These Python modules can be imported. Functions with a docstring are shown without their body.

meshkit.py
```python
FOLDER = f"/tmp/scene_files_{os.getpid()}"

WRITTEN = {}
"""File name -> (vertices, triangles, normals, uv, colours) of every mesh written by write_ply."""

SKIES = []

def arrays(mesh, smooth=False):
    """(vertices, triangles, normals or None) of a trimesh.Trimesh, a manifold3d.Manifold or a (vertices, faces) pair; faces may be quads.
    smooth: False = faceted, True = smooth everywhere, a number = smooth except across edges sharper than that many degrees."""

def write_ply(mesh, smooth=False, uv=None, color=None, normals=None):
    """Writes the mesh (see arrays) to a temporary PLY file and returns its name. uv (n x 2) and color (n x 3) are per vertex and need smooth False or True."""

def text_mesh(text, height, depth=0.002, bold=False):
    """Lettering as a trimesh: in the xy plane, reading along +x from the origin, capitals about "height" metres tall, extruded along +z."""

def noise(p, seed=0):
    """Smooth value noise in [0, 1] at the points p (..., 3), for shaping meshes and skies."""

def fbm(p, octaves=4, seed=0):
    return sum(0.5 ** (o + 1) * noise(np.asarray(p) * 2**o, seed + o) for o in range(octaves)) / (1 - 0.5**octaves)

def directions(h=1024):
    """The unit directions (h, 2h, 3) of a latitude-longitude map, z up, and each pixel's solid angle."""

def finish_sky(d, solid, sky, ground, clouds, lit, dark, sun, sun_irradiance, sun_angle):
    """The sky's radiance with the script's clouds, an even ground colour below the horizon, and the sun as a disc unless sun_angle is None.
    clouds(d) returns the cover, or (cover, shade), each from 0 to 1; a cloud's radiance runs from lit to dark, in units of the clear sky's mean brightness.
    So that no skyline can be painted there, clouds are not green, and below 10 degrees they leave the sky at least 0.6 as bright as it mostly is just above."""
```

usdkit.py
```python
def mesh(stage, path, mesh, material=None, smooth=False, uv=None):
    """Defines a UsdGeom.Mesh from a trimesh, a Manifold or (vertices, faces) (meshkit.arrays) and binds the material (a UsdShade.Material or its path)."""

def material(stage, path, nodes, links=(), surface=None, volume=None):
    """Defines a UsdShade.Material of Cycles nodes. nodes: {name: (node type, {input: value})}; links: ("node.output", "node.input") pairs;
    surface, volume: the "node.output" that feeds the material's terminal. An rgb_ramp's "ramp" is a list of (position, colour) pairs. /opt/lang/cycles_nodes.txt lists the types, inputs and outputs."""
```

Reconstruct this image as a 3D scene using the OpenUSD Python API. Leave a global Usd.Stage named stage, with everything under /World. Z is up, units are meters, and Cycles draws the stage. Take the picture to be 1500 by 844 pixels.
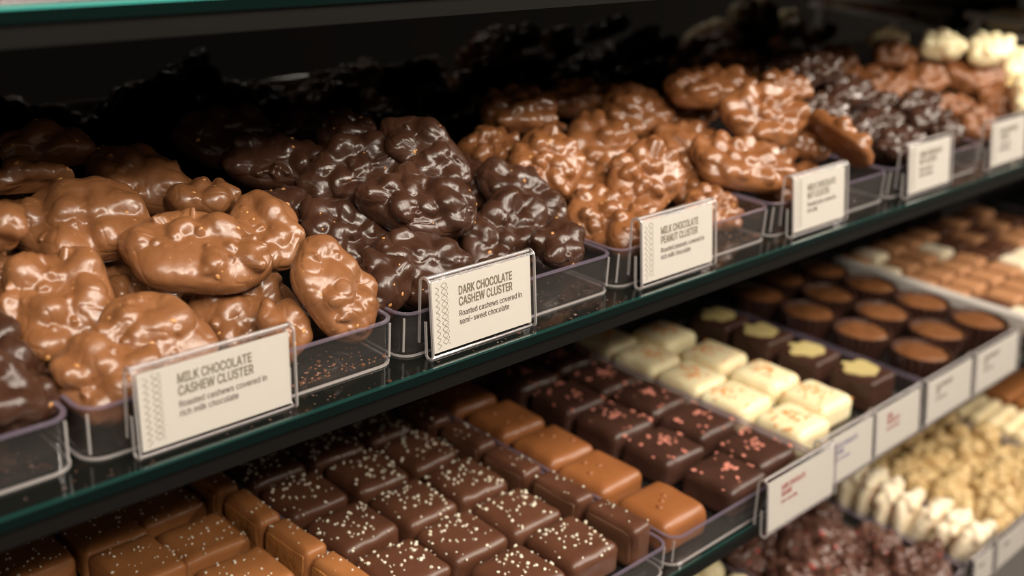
import math, random
import numpy as np, trimesh, usdkit, meshkit
from shapely import LineString, Polygon, box as sbox
from shapely import affinity
from pxr import Gf, Sdf, Usd, UsdGeom, UsdLux, UsdShade

stage = Usd.Stage.CreateInMemory()
UsdGeom.SetStageUpAxis(stage, 'Z'); UsdGeom.SetStageMetersPerUnit(stage, 1.0)
UsdGeom.Xform.Define(stage, '/World')

# ------------------------------------------------------------------ camera, lights, exposure
def matrix(x, y, z, o):
    return Gf.Matrix4d(*map(float, (*x, 0, *y, 0, *z, 0, *o, 1)))
cam = UsdGeom.Camera.Define(stage, '/World/camera')
RIGHT, UP, FWD = np.array([.71377071, -.6981072, .05637107]), np.array([.21659629, .29656242, .93012729]), np.array([.66604611, .65168786, -.362885])
EYE = np.array([-.18435585, -.38014127, .24257076])
cam.AddTransformOp().Set(matrix(RIGHT, UP, -FWD, EYE))
cam.CreateHorizontalApertureAttr(36.0); cam.CreateFocalLengthAttr(1666.79 / 1500 * 36)
cam.CreateFStopAttr(5.0); cam.CreateFocusDistanceAttr(0.585)
cam.CreateClippingRangeAttr((0.02, 50.0)); cam.CreateExposureAttr(0.82)

def rect_light(name, centre, target, w, h, power, color):
    l = UsdLux.RectLight.Define(stage, '/World/' + name)
    z = np.array(centre, float) - np.array(target, float); z /= np.linalg.norm(z)
    x = np.array([1.0, 0, 0]); x = x - z * (x @ z); x /= np.linalg.norm(x); y = np.cross(z, x)
    l.AddTransformOp().Set(matrix(x, y, z, centre))
    l.CreateWidthAttr(w); l.CreateHeightAttr(h); l.CreateIntensityAttr(power); l.CreateColorAttr(Gf.Vec3f(*color))
    p = l.GetPrim(); p.SetCustomDataByKey('kind', 'structure')
    return l
def disk_light(name, centre, target, r, power, color):
    l = UsdLux.DiskLight.Define(stage, '/World/' + name)
    z = np.array(centre, float) - np.array(target, float); z /= np.linalg.norm(z)
    x = np.cross([0, 1.0, 0], z); x /= np.linalg.norm(x); y = np.cross(z, x)
    l.AddTransformOp().Set(matrix(x, y, z, centre))
    l.CreateRadiusAttr(r); l.CreateIntensityAttr(power); l.CreateColorAttr(Gf.Vec3f(*color))
    l.GetPrim().SetCustomDataByKey('kind', 'structure')
    return l
WARM = (1.0, .895, .765)
rect_light('canopy_light', (.85, -.52, .74), (.85, .06, .0), 3.0, .30, 6.2, WARM)     # strip light in the canopy of the counter
disk_light('ceiling_spot', (-.50, -1.75, 1.45), (.1, .08, -.05), .11, 90.0, WARM)          # track spots of the shop
disk_light('ceiling_spot_001', (.75, -1.3, 1.75), (.6, .05, 0), .05, 170.0, WARM)
disk_light('ceiling_spot_002', (1.9, -1.75, 1.40), (1.1, .08, -.02), .11, 115.0, WARM)
dome = UsdLux.DomeLight.Define(stage, '/World/shop_ambience')
dome.CreateIntensityAttr(.028); dome.CreateColorAttr(Gf.Vec3f(1.0, .82, .65))

# ------------------------------------------------------------------ materials
M = {}
def mat(name, nodes, links=(), surface='p.BSDF'):
    M[name] = usdkit.material(stage, '/World/Looks/' + name, nodes, links, surface)
def plain(name, color, rough=.5, **kw):
    mat(name, {'p': ('principled_bsdf', {'base_color': color, 'roughness': rough, **kw})})
def chocolate(name, dark, light, speck, rough, speck_at=.075, scale=330, bump=.12, sss=.0, bscale=170, spec=.5):
    """Tempered chocolate: slow tone drift, tiny nut-dust specks, faint ripples."""
    mat(name, {
        'g': ('texture_coordinate', {}),
        'n': ('noise_texture', {'scale': 38.0, 'detail': 3.0}),
        'r': ('rgb_ramp', {'ramp': [(.3, dark), (.7, light)]}),
        'v': ('voronoi_texture', {'scale': float(scale), 'randomness': 1.0}),
        'k': ('noise_texture', {'scale': 60.0, 'detail': 1.0}),
        'kk': ('math', {'math_type': 'multiply', 'value2': speck_at * 2}),
        'lt': ('math', {'math_type': 'less_than'}),
        'm': ('mix_color', {'b': speck}),
        'b1': ('noise_texture', {'scale': float(bscale), 'detail': 3.0}),
        'bp': ('bump', {'strength': bump, 'distance': .002}),
        'p': ('principled_bsdf', {'roughness': rough, 'specular_ior_level': spec, 'subsurface_weight': sss, 'subsurface_radius': (1.0, .35, .15), 'subsurface_scale': .0015}),
    }, [('g.object', 'n.vector'), ('g.object', 'v.vector'), ('g.object', 'k.vector'), ('g.object', 'b1.vector'), ('n.fac', 'r.fac'),
        ('k.fac', 'kk.value1'), ('v.distance', 'lt.value1'), ('kk.value', 'lt.value2'), ('lt.value', 'm.fac'), ('r.color', 'm.a'),
        ('m.result', 'p.base_color'), ('b1.fac', 'bp.height'), ('bp.normal', 'p.normal')])
chocolate('milk_chocolate', (.190, .076, .028), (.245, .102, .040), (.50, .28, .13), .30, spec=.7)
chocolate('peanut_milk_chocolate', (.19, .071, .024), (.255, .100, .036), (.48, .26, .11), .28, spec=.7, scale=260)
chocolate('dark_chocolate', (.039, .016, .009), (.057, .0245, .0142), (.20, .10, .05), .27, speck_at=.05)
chocolate('bark_chocolate', (.040, .018, .0115), (.06, .027, .017), (.16, .08, .05), .22, speck_at=.04)
chocolate('rough_milk_chocolate', (.17, .062, .022), (.23, .088, .032), (.40, .22, .1), .36, bump=.5, bscale=420)
chocolate('white_chocolate', (.84, .71, .43), (.90, .79, .52), (.85, .72, .45), .34, speck_at=.0, sss=.3)
chocolate('square_milk', (.25, .088, .027), (.29, .105, .034), (.4, .2, .1), .36, speck_at=.0, bump=.04)
chocolate('square_caramel', (.34, .130, .042), (.41, .165, .056), (.4, .2, .1), .38, speck_at=.0, bump=.04)
chocolate('square_dark', (.088, .034, .018), (.118, .048, .027), (.3, .2, .1), .34, speck_at=.0, bump=.05)
chocolate('square_bitter', (.045, .019, .0125), (.065, .028, .019), (.3, .2, .1), .36, speck_at=.0, bump=.06)
chocolate('cream_coating', (.84, .70, .50), (.90, .79, .60), (.7, .42, .2), .42, speck_at=.03, scale=200, bump=.3, sss=.2)
chocolate('nut_crumb', (.42, .26, .09), (.72, .52, .25), (.86, .70, .42), .55, speck_at=.3, scale=420, bump=1.0, bscale=500)
chocolate('wafer_coating', (.74, .60, .34), (.84, .70, .44), (.55, .35, .15), .45, speck_at=.0, bump=.2)
chocolate('red_flecked_chocolate', (.075, .033, .023), (.15, .072, .052), (.50, .08, .07), .30, speck_at=.16, scale=110, bump=.4)
chocolate('cut_caramel', (.33, .13, .035), (.40, .17, .05), (.5, .3, .1), .5, speck_at=.0, bump=.6, bscale=260)
plain('cup_filling', (.17, .066, .023), .4)
plain('fudge', (.42, .20, .09), .5)
plain('salt_crystal', (.86, .74, .58), .35, subsurface_weight=.2, subsurface_scale=.001)
plain('roasted_nut', (.50, .24, .08), .35)
plain('pink_flake', (.58, .21, .15), .5)
plain('orange_flake', (.74, .30, .07), .5)
plain('pale_topping', (.50, .40, .17), .45)
plain('cut_nougat', (.10, .04, .018), .6)
# acrylic: thin clear plastic, glossy by the Fresnel law; edges of the sheet glow a little
def clear(name, tint, gloss, rough=.04, ior=1.5, haze=0.0, haze_color=(.8, .75, .7)):
    mat(name, {'t': ('transparent_bsdf', {'color': tint}), 'g': ('glossy_bsdf', {'color': (gloss,) * 3, 'roughness': rough}), 'd': ('diffuse_bsdf', {'color': haze_color}),
               'f': ('fresnel', {'IOR': ior}), 'q': ('geometry', {}), 'nb': ('math', {'math_type': 'subtract', 'value1': 1.0}), 'ff': ('math', {'math_type': 'multiply'}),
               'h': ('mix_closure', {'fac': haze}), 'm': ('mix_closure', {})},
        [('t.BSDF', 'h.closure1'), ('d.BSDF', 'h.closure2'), ('h.closure', 'm.closure1'), ('g.BSDF', 'm.closure2'), ('q.backfacing', 'nb.value2'), ('f.fac', 'ff.value1'), ('nb.value', 'ff.value2'), ('ff.value', 'm.fac')], 'm.closure')
clear('clear_acrylic', (.95, .94, .95), 1.0)
clear('tray_acrylic', (.93, .92, .93), 1.0, ior=1.55, haze=.012)
clear('acrylic_edge', (.80, .78, .80), 1.0, rough=.12, ior=2.2, haze=.34, haze_color=(.80, .76, .73))
clear('tray_rim', (.74, .69, .78), 1.0, rough=.10, ior=1.9, haze=.16, haze_color=(.55, .47, .60))
plain('card_paper', (.645, .63, .55), .6)
plain('olive_ink', (.19, .17, .11), .7)
plain('brown_ink', (.12, .085, .06), .7)
plain('red_ink', (.40, .06, .06), .7)
plain('blue_ink', (.22, .20, .34), .7)
plain('lattice_ink', (.27, .25, .18), .7)
plain('black_metal', (.0045, .0042, .004), .42, specular_ior_level=.25)
plain('dark_glass', (.006, .007, .006), .06, specular_ior_level=.5)
plain('teal_edge', (.0008, .006, .0055), .12, specular_ior_level=.3)
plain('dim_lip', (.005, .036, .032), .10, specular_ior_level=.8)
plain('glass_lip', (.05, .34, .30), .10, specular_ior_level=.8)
plain('brushed_silver', (.70, .65, .60), .32, metallic=.25)
plain('case_black', (.006, .005, .005), .4)
mat('back_glass', {'p': ('principled_bsdf', {'base_color': (.004, .003, .003), 'roughness': .03, 'ior': 1.32, 'specular_ior_level': .5})})

# ------------------------------------------------------------------ scene helpers
taken = {}
def numbered(parent, name):
    k = taken.get((parent, name), -1) + 1
    taken[(parent, name)] = k
    return f'{parent}/{name}' + (f'_{k:03d}' if k else '')
def tag(prim, label=None, category=None, group=None, kind=None):
    for k, v in (('label', label), ('category', category), ('group', group), ('kind', kind)):
        if v:
            prim.SetCustomDataByKey(k, v)
    return prim
def thing(name, label, category, o=(0, 0, 0), x=(1, 0, 0), y=(0, 1, 0), z=(0, 0, 1), group=None, kind=None):
    X = UsdGeom.Xform.Define(stage, numbered('/World', name))
    X.AddTransformOp().Set(matrix(x, y, z, o))
    return tag(X.GetPrim(), label, category, group, kind)
def part(parent, name, mesh, material, smooth=30, label=None, kind=None):
    m = usdkit.mesh(stage, numbered(str(parent.GetPath()), name), mesh, M[material], smooth)
    return tag(m.GetPrim(), label, None, None, kind)
def copy(source, label, o, rz=0.0, s=1.0, group=None, tilt=(0, 0)):
    was = source.GetCustomData()
    base = source.GetName().rstrip('0123456789').rstrip('_')
    X = UsdGeom.Xform.Define(stage, numbered('/World', base))
    X.AddTransformOp().Set(turn(o, rz, s, tilt))
    p = X.GetPrim(); p.GetReferences().AddInternalReference(source.GetPath()); p.SetInstanceable(True)
    return tag(p, label or was['label'], was['category'], group or was.get('group'))
def turn(o, rz=0.0, s=1.0, tilt=(0, 0)):
    R = trimesh.transformations.euler_matrix(tilt[0], tilt[1], rz, 'sxyz')[:3, :3] * s
    return matrix(R[:, 0], R[:, 1], R[:, 2], o)
def rotz(a): return (math.cos(a), math.sin(a), 0), (-math.sin(a), math.cos(a), 0)
def joined(ms): return trimesh.util.concatenate(ms)
def bx(x0, x1, y0, y1, z0, z1):
    m = trimesh.creation.box((x1 - x0, y1 - y0, z1 - z0)); m.apply_translation(((x0 + x1) / 2, (y0 + y1) / 2, (z0 + z1) / 2)); return m
def extrude(poly, h, z=0.0):
    m = trimesh.creation.extrude_polygon(poly, h, engine='earcut'); m.apply_translation((0, 0, z)); return m
def rrect(x0, x1, y0, y1, r, res=5):
    return sbox(x0 + r, y0 + r, x1 - r, y1 - r).buffer(r, quad_segs=res)
def bevel_box(x0, x1, y0, y1, z0, z1, b):
    """A box with chamfered edges."""
    import manifold3d as m3
    pts = []
    for sx in (0, 1):
        for sy in (0, 1):
            for sz in (0, 1):
                X, Y, Z = (x0, x1)[sx], (y0, y1)[sy], (z0, z1)[sz]; dx, dy, dz = (b, -b)[sx], (b, -b)[sy], (b, -b)[sz]
                pts += [(X, Y + dy, Z + dz), (X + dx, Y, Z + dz), (X + dx, Y + dy, Z)]
    return trimesh.Trimesh(np.array(pts)).convex_hull
ICO = {n: trimesh.creation.icosphere(n) for n in range(0, 7)}

# soft-blended solids: a surface found by walking inwards until the distance field is met
from scipy.spatial import cKDTree
DIRS = {n: np.asarray(m.vertices, np.float32) for n, m in ICO.items()}
FACES = {n: np.asarray(m.faces) for n, m in ICO.items()}
NEAREST = {n: cKDTree(DIRS[4]).query(DIRS[n])[1] for n in (5, 6)}
def smin(a, b, k):
    h = np.maximum(k - np.abs(a - b), 0) / k
    return np.minimum(a, b) - h * h * (k * .25)
def capsules(P, A, B, R0, R1):
    AB = B - A; L2 = (AB * AB).sum(1); aab = (A * AB).sum(1)
    pab = P @ AB.T - aab; t = np.clip(pab / L2, 0, 1)
    d2 = (P * P).sum(1)[:, None] - 2 * (P @ A.T) + (A * A).sum(1) - 2 * t * pab + t * t * L2
    return np.sqrt(np.maximum(d2, 0)) - (R0 + (R1 - R0) * t)
def walk(sdf, S, t, steps):
    L = np.linalg.norm(S, axis=1); go = np.arange(len(S))
    for _ in range(steps):
        q = sdf(S[go] * t[go, None]); t[go] = np.clip(t[go] - .85 * q / L[go], .05, 1.0); go = go[np.abs(q) > 4e-5]
        if not len(go): break
    return t
def shrink_wrap(sdf, dims, sub):
    D = np.array(dims, np.float32) * np.float32(1.9); lo = min(sub, 4)
    t = walk(sdf, DIRS[lo] * D, np.ones(len(DIRS[lo]), np.float32), 26)
    if sub > 4:
        t = walk(sdf, DIRS[sub] * D, np.minimum(t[NEAREST[sub]] * np.float32(1.12), 1), 10)
    return (DIRS[sub] * D * t[:, None]).astype(float)
KS = np.arange(1, 7)
def cluster(a, b, c, kind, seed, sub):
    """A poured chocolate cluster lying flat: a runny foot with nuts standing up under the coat. Returns the coat and the bare nut bits."""
    rng = np.random.default_rng(seed)
    if kind in ('milk', 'dark'): c *= .86
    ph = rng.uniform(0, 6.28, 6); am = rng.uniform(.3, 1, 6) * np.array([.0, .05, .05, .05, .035, .03])
    lump = rng.uniform(0, 6.28, 3)
    def radial(th): return 1 + (am * np.cos(th[..., None] * KS + ph)).sum(-1)
    nuts = []
    if kind in ('milk', 'dark'):
        n, rn, ln, k, sink = (int(rng.integers(7, 10)), .0050, .0105, .0050, .26) if kind == 'milk' else (int(rng.integers(8, 11)), .0048, .0105, .0044, .20)
    elif kind in ('peanut', 'pecan'):
        n, rn, ln, k, sink = (int(rng.integers(17, 23)), .0050, .0040, .0022, .15)
    elif kind == 'bark':
        n, rn, ln, k, sink = (int(rng.integers(13, 18)), .0036, .0050, .0016, .10)
    else:
        n, rn, ln, k, sink = (int(rng.integers(16, 22)), .0052, .0030, .0040, .35)
    scale = min(1.25, max(.6, (a * b) ** .5 / .026))
    rn *= scale ** .4; n = max(4, int(n * scale ** 1.2))
    if seed in (11, 14, 42): n = 5                                    # the flattest ones
    tops = []
    for i in range(n):
        for _ in range(30):
            th, rr = rng.uniform(0, 6.28), math.sqrt(rng.uniform(0, .92)) * (.84 if kind in ('milk', 'dark') else .92)
            g = float(radial(np.array(th)))
            q = np.array([a * g * rr * math.cos(th), b * g * rr * math.sin(th)])
            if all(np.linalg.norm(q - o) > rn * 2.1 for o in tops):
                break
        tops.append(q)
        z = c * math.sqrt(max(0, 1 - rr ** 2.6)) - rn * sink * rng.uniform(.6, 1.8)
        r0 = rn * rng.uniform(.75, 1.25); phi = rng.uniform(0, 6.28); bend = rng.uniform(.5, 1.1); half = ln * rng.uniform(.7, 1.15) * .5
        pts = []
        for s in (-1, -.35, .35, 1):
            f, w = s * half, (s * s - .5) * half * bend
            pts.append(np.array([q[0] + f * math.cos(phi) - w * math.sin(phi), q[1] + f * math.sin(phi) + w * math.cos(phi), z + rng.uniform(-.3, .3) * r0]))
        rr4 = [r0 * .8, r0, r0, r0 * .72]
        kn = k * rng.uniform(.35, 1.35)
        nuts += [(pts[j], pts[j + 1], rr4[j], rr4[j + 1], kn) for j in (range(3) if kind in ('milk', 'dark') else (0, 2))]
    if kind in ('milk', 'dark', 'pecan', 'bark'):                      # chips of nut under the coat
        for i in range(int(16 * scale)):
            th, rr = rng.uniform(0, 6.28), math.sqrt(rng.uniform(0, .74)); g = float(radial(np.array(th)))
            q = np.array([a * g * rr * math.cos(th), b * g * rr * math.sin(th), c * max(0, 1 - rr ** 2.6) ** (1 / 2.6) + rng.uniform(-.0008, .0004)])
            r0 = rng.uniform(.0008, .0020); dq = rng.uniform(-1, 1, 3) * r0 * 1.2
            nuts.append((q - dq, q + dq, r0, r0 * .8, rng.uniform(.0010, .0030)))
    A, B, R0, R1 = (np.array([q[i] for q in nuts], np.float32) for i in range(4))
    def sdf(P):
        th = np.arctan2(P[:, 1] / b, P[:, 0] / a); g = radial(th)
        x, y, z = P[:, 0] / (a * g), P[:, 1] / (b * g), P[:, 2] / c
        z = z - .18 * np.sin(P[:, 0] / a * 2.3 + lump[0]) * np.cos(P[:, 1] / b * 2.1 + lump[1])
        r = np.sqrt(x * x + y * y); k0 = (r ** 2.6 + np.abs(z) ** 2.6) ** (1 / 2.6)
        k1 = np.sqrt((x / a) ** 2 + (y / b) ** 2 + (z / c) ** 2) + 1e-9
        d = np.maximum(k0 * (k0 - 1) / k1, (k0 - 1) * c)
        N = capsules(P, A, B, R0, R1)
        for j in range(N.shape[1]):
            d = smin(d, N[:, j], nuts[j][4])
        cut = -.72 * c - P[:, 2]                                     # the flat foot it set on
        h = np.maximum(.0015 - np.abs(d - cut), 0) / .0015
        return np.maximum(d, cut) + h * h * .0015 * .25
    V = shrink_wrap(sdf, (a * 1.25, b * 1.25, c * 1.25 + .004), sub)
    N = meshkit.arrays((V, FACES[sub]), True)[2]
    amp = {'milk': .0006, 'dark': .0007, 'peanut': .0007, 'pecan': .0008, 'bark': .0010, 'round': .0012, 'white': .0008}[kind]
    nz = meshkit.fbm(V * 95 + seed * 1.7, 3, seed) - .5
    rid = np.abs(meshkit.noise(V * 130 + seed * 3.1, seed + 5) - .5)     # drips and folds in the coat
    V = V + N * (nz * amp * 2.2 - np.maximum(.09 - rid, 0) * amp * 5.0)[:, None]
    coat = trimesh.Trimesh(V, FACES[sub], process=False)
    bits = []
    if kind in ('milk', 'dark', 'peanut') and sub >= 5:
        up = np.nonzero((N[:, 2] > .25) & (V[:, 2] > 0))[0]
        for i in rng.choice(up, 4, replace=False):
            m = ICO[1].copy(); m.apply_scale(np.array((.0013, .0009, .0006)) * rng.uniform(.4, 1.3)); m.apply_transform(trimesh.geometry.align_vectors((0, 0, 1), N[i])); m.apply_translation(V[i] - N[i] * .0001); bits.append(m)
    return coat, bits

# ------------------------------------------------------------------ the case
LEVEL = {'upper': (.180, .030), 'main': (0.0, 0.0), 'lower': (-.180, -.037), 'bottom': (-.337, -.088)}   # height of the shelf top, its front edge
BACK = .235
back = usdkit.mesh(stage, numbered('/World', 'wall_back'), bx(-.9, 2.6, BACK, BACK + .006, -.42, .40), M['back_glass']).GetPrim()
tag(back, 'dark reflecting glass panel at the back of the display case', None, None, 'structure')
w = usdkit.mesh(stage, numbered('/World', 'wall_right'), bx(2.4, 2.42, -.1, BACK, -.42, .40), M['case_black']).GetPrim(); tag(w, 'black end wall of the display case', None, None, 'structure')
w = usdkit.mesh(stage, numbered('/World', 'wall_left'), bx(-.9, -.88, -.1, BACK, -.42, .40), M['case_black']).GetPrim(); tag(w, 'black end wall at the left of the display case', None, None, 'structure')
where = {'upper': 'top', 'main': 'middle', 'lower': 'second lowest', 'bottom': 'lowest'}
for lv, (z, y) in LEVEL.items():
    t = thing('glass_shelf', f'{where[lv]} dark glass shelf with a teal polished front edge', 'shelf', (0, y, z))
    part(t, 'glass_sheet', bx(-.86, 2.38, .0012, BACK - y - .002, -.006, 0), 'dark_glass', False)
    part(t, 'polished_edge', bx(-.86, 2.38, 0, .0012, -.006, -.0006), 'teal_edge', False, 'teal polished glass edge')
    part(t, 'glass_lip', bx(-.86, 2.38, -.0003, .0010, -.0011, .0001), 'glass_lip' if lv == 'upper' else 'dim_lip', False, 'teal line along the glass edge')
    r = thing('shelf_rail', f'black metal rail under the front of the {where[lv]} glass shelf', 'rail', (0, y, z))
    part(r, 'rail_front', bx(-.86, 2.38, .0020, .0040, -.0150, -.0062), 'black_metal', False)
    part(r, 'shelf_pan', bx(-.86, 2.38, .0042, BACK - y - .004, -.0150, -.0100), 'black_metal', False)

# ------------------------------------------------------------------ clear trays
def tray(x0, x1, y0, y1, z, h, label, r=.010):
    t = thing('acrylic_tray', label, 'tray', ((x0 + x1) / 2, y0, z + .0002)); hw, d = (x1 - x0) / 2, y1 - y0
    out, inn = rrect(-hw, hw, 0, d, r), rrect(-hw + .0018, hw - .0018, .0018, d - .0018, r - .0018)
    part(t, 'tray_wall', joined([extrude(out.difference(inn), h - .0012, .002)]), 'tray_acrylic', 40)
    part(t, 'tray_floor', extrude(out, .0020), 'tray_acrylic', 40)
    part(t, 'tray_rim', extrude(out.buffer(.0002).difference(inn.buffer(-.0001)), .0009, h + .0008), 'tray_rim', 40, 'purplish rounded tray rim')
    foot = out.buffer(.0003).difference(out.buffer(-.0012)); part(t, 'tray_foot', extrude(foot, .0008, .0), 'acrylic_edge', 40, 'bright lower edge of the tray')
    for sx in (-1, 1):                                               # bright upright corner lines of the moulding
        m = trimesh.creation.cylinder(.0006, h - .004, sections=8); m.apply_translation((sx * (hw - r * .30), r * .30 - .0003, h / 2 + .001)); part(t, 'corner_edge', m, 'acrylic_edge', 40)
    return t
names = ['dark clusters at the far left', 'milk chocolate cashew clusters', 'dark chocolate cashew clusters', 'milk chocolate peanut clusters', 'fourth pile of milk chocolate clusters', 'knobbly dark clusters', 'rough round milk clusters', 'white chocolate clusters']
for k, nm in enumerate(names):
    x0 = -.017 + .163 * (k - 1)
    tray(x0, x0 + .160, .0165, .215, 0, .022, f'clear acrylic tray holding the {nm} on the middle shelf')
lows = [(-.02, .152, 'salted caramels'), (.156, .326, 'salted dark squares'), (.330, .498, 'milk squares and pink-flecked dark squares'), (.502, .682, 'white squares and pale-topped dark cubes'), (.686, .862, 'fluted chocolate cups')]
for x0, x1, nm in lows:
    tray(x0, x1, -.0335, .215, -.180, .0195, f'clear acrylic tray holding the {nm} on the second lowest shelf')
tray(.890, 1.30, -.0335, .215, -.180, .0165, 'clear acrylic tray of small pale caramels behind the silver divider bar')
tray(.545, .702, -.084, .215, -.337, .016, 'clear acrylic tray of red-flecked dark clusters on the lowest shelf')
tray(.706, .772, -.084, .215, -.337, .016, 'clear acrylic tray of cream coated rounds on the lowest shelf')
tray(.776, .965, -.084, .215, -.337, .016, 'clear acrylic tray of golden crumb nuggets on the lowest shelf')
tray(.969, 1.20, -.084, .215, -.337, .016, 'clear acrylic tray of pale sticks on the lowest shelf')
tray(.40, .541, -.084, .215, -.337, .016, 'clear acrylic tray of pale balls on the lowest shelf, left of the red-flecked clusters')
tray(-.12, .095, .045, .225, .180, .022, 'clear acrylic tray on the top shelf, only its corner showing')

def crumbs(x0, x1, y0, y1, z, n, seed, mt, label):
    rng = np.random.default_rng(seed); ms = []
    for i in range(n):
        q = ICO[0].copy(); s = rng.uniform(.0003, .0010) * (1 if rng.random() < .9 else 1.8); q.vertices = q.vertices * rng.uniform(.6, 1.2, (12, 1)) * (s, s * .8, s * .5); q.apply_translation((rng.uniform(x0, x1), y0 + (y1 - y0) * rng.random() ** 2, z + s * .4)); ms.append(q)
    tag(usdkit.mesh(stage, numbered('/World', 'chocolate_crumbs'), joined(ms), M[mt]).GetPrim(), label, 'crumbs', None, 'stuff')
crumbs(.085, .142, .0205, .045, .0022, 130, 1, 'milk_chocolate', 'chocolate crumbs on the tray floor beside the milk chocolate cashew clusters')
crumbs(.235, .305, .0205, .050, .0022, 110, 2, 'dark_chocolate', 'dark crumbs on the tray floor beside the dark chocolate cashew clusters')
crumbs(.400, .468, .0205, .050, .0022, 80, 3, 'milk_chocolate', 'crumbs on the tray floor beside the peanut clusters')
crumbs(-.080, -.030, .0205, .040, .0022, 90, 4, 'dark_chocolate', 'crumbs on the tray floor at the far left edge')
crumbs(-.10, .30, .0015, .0155, .0, 90, 5, 'dark_chocolate', 'scattered crumbs along the front strip of the middle glass shelf')

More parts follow.
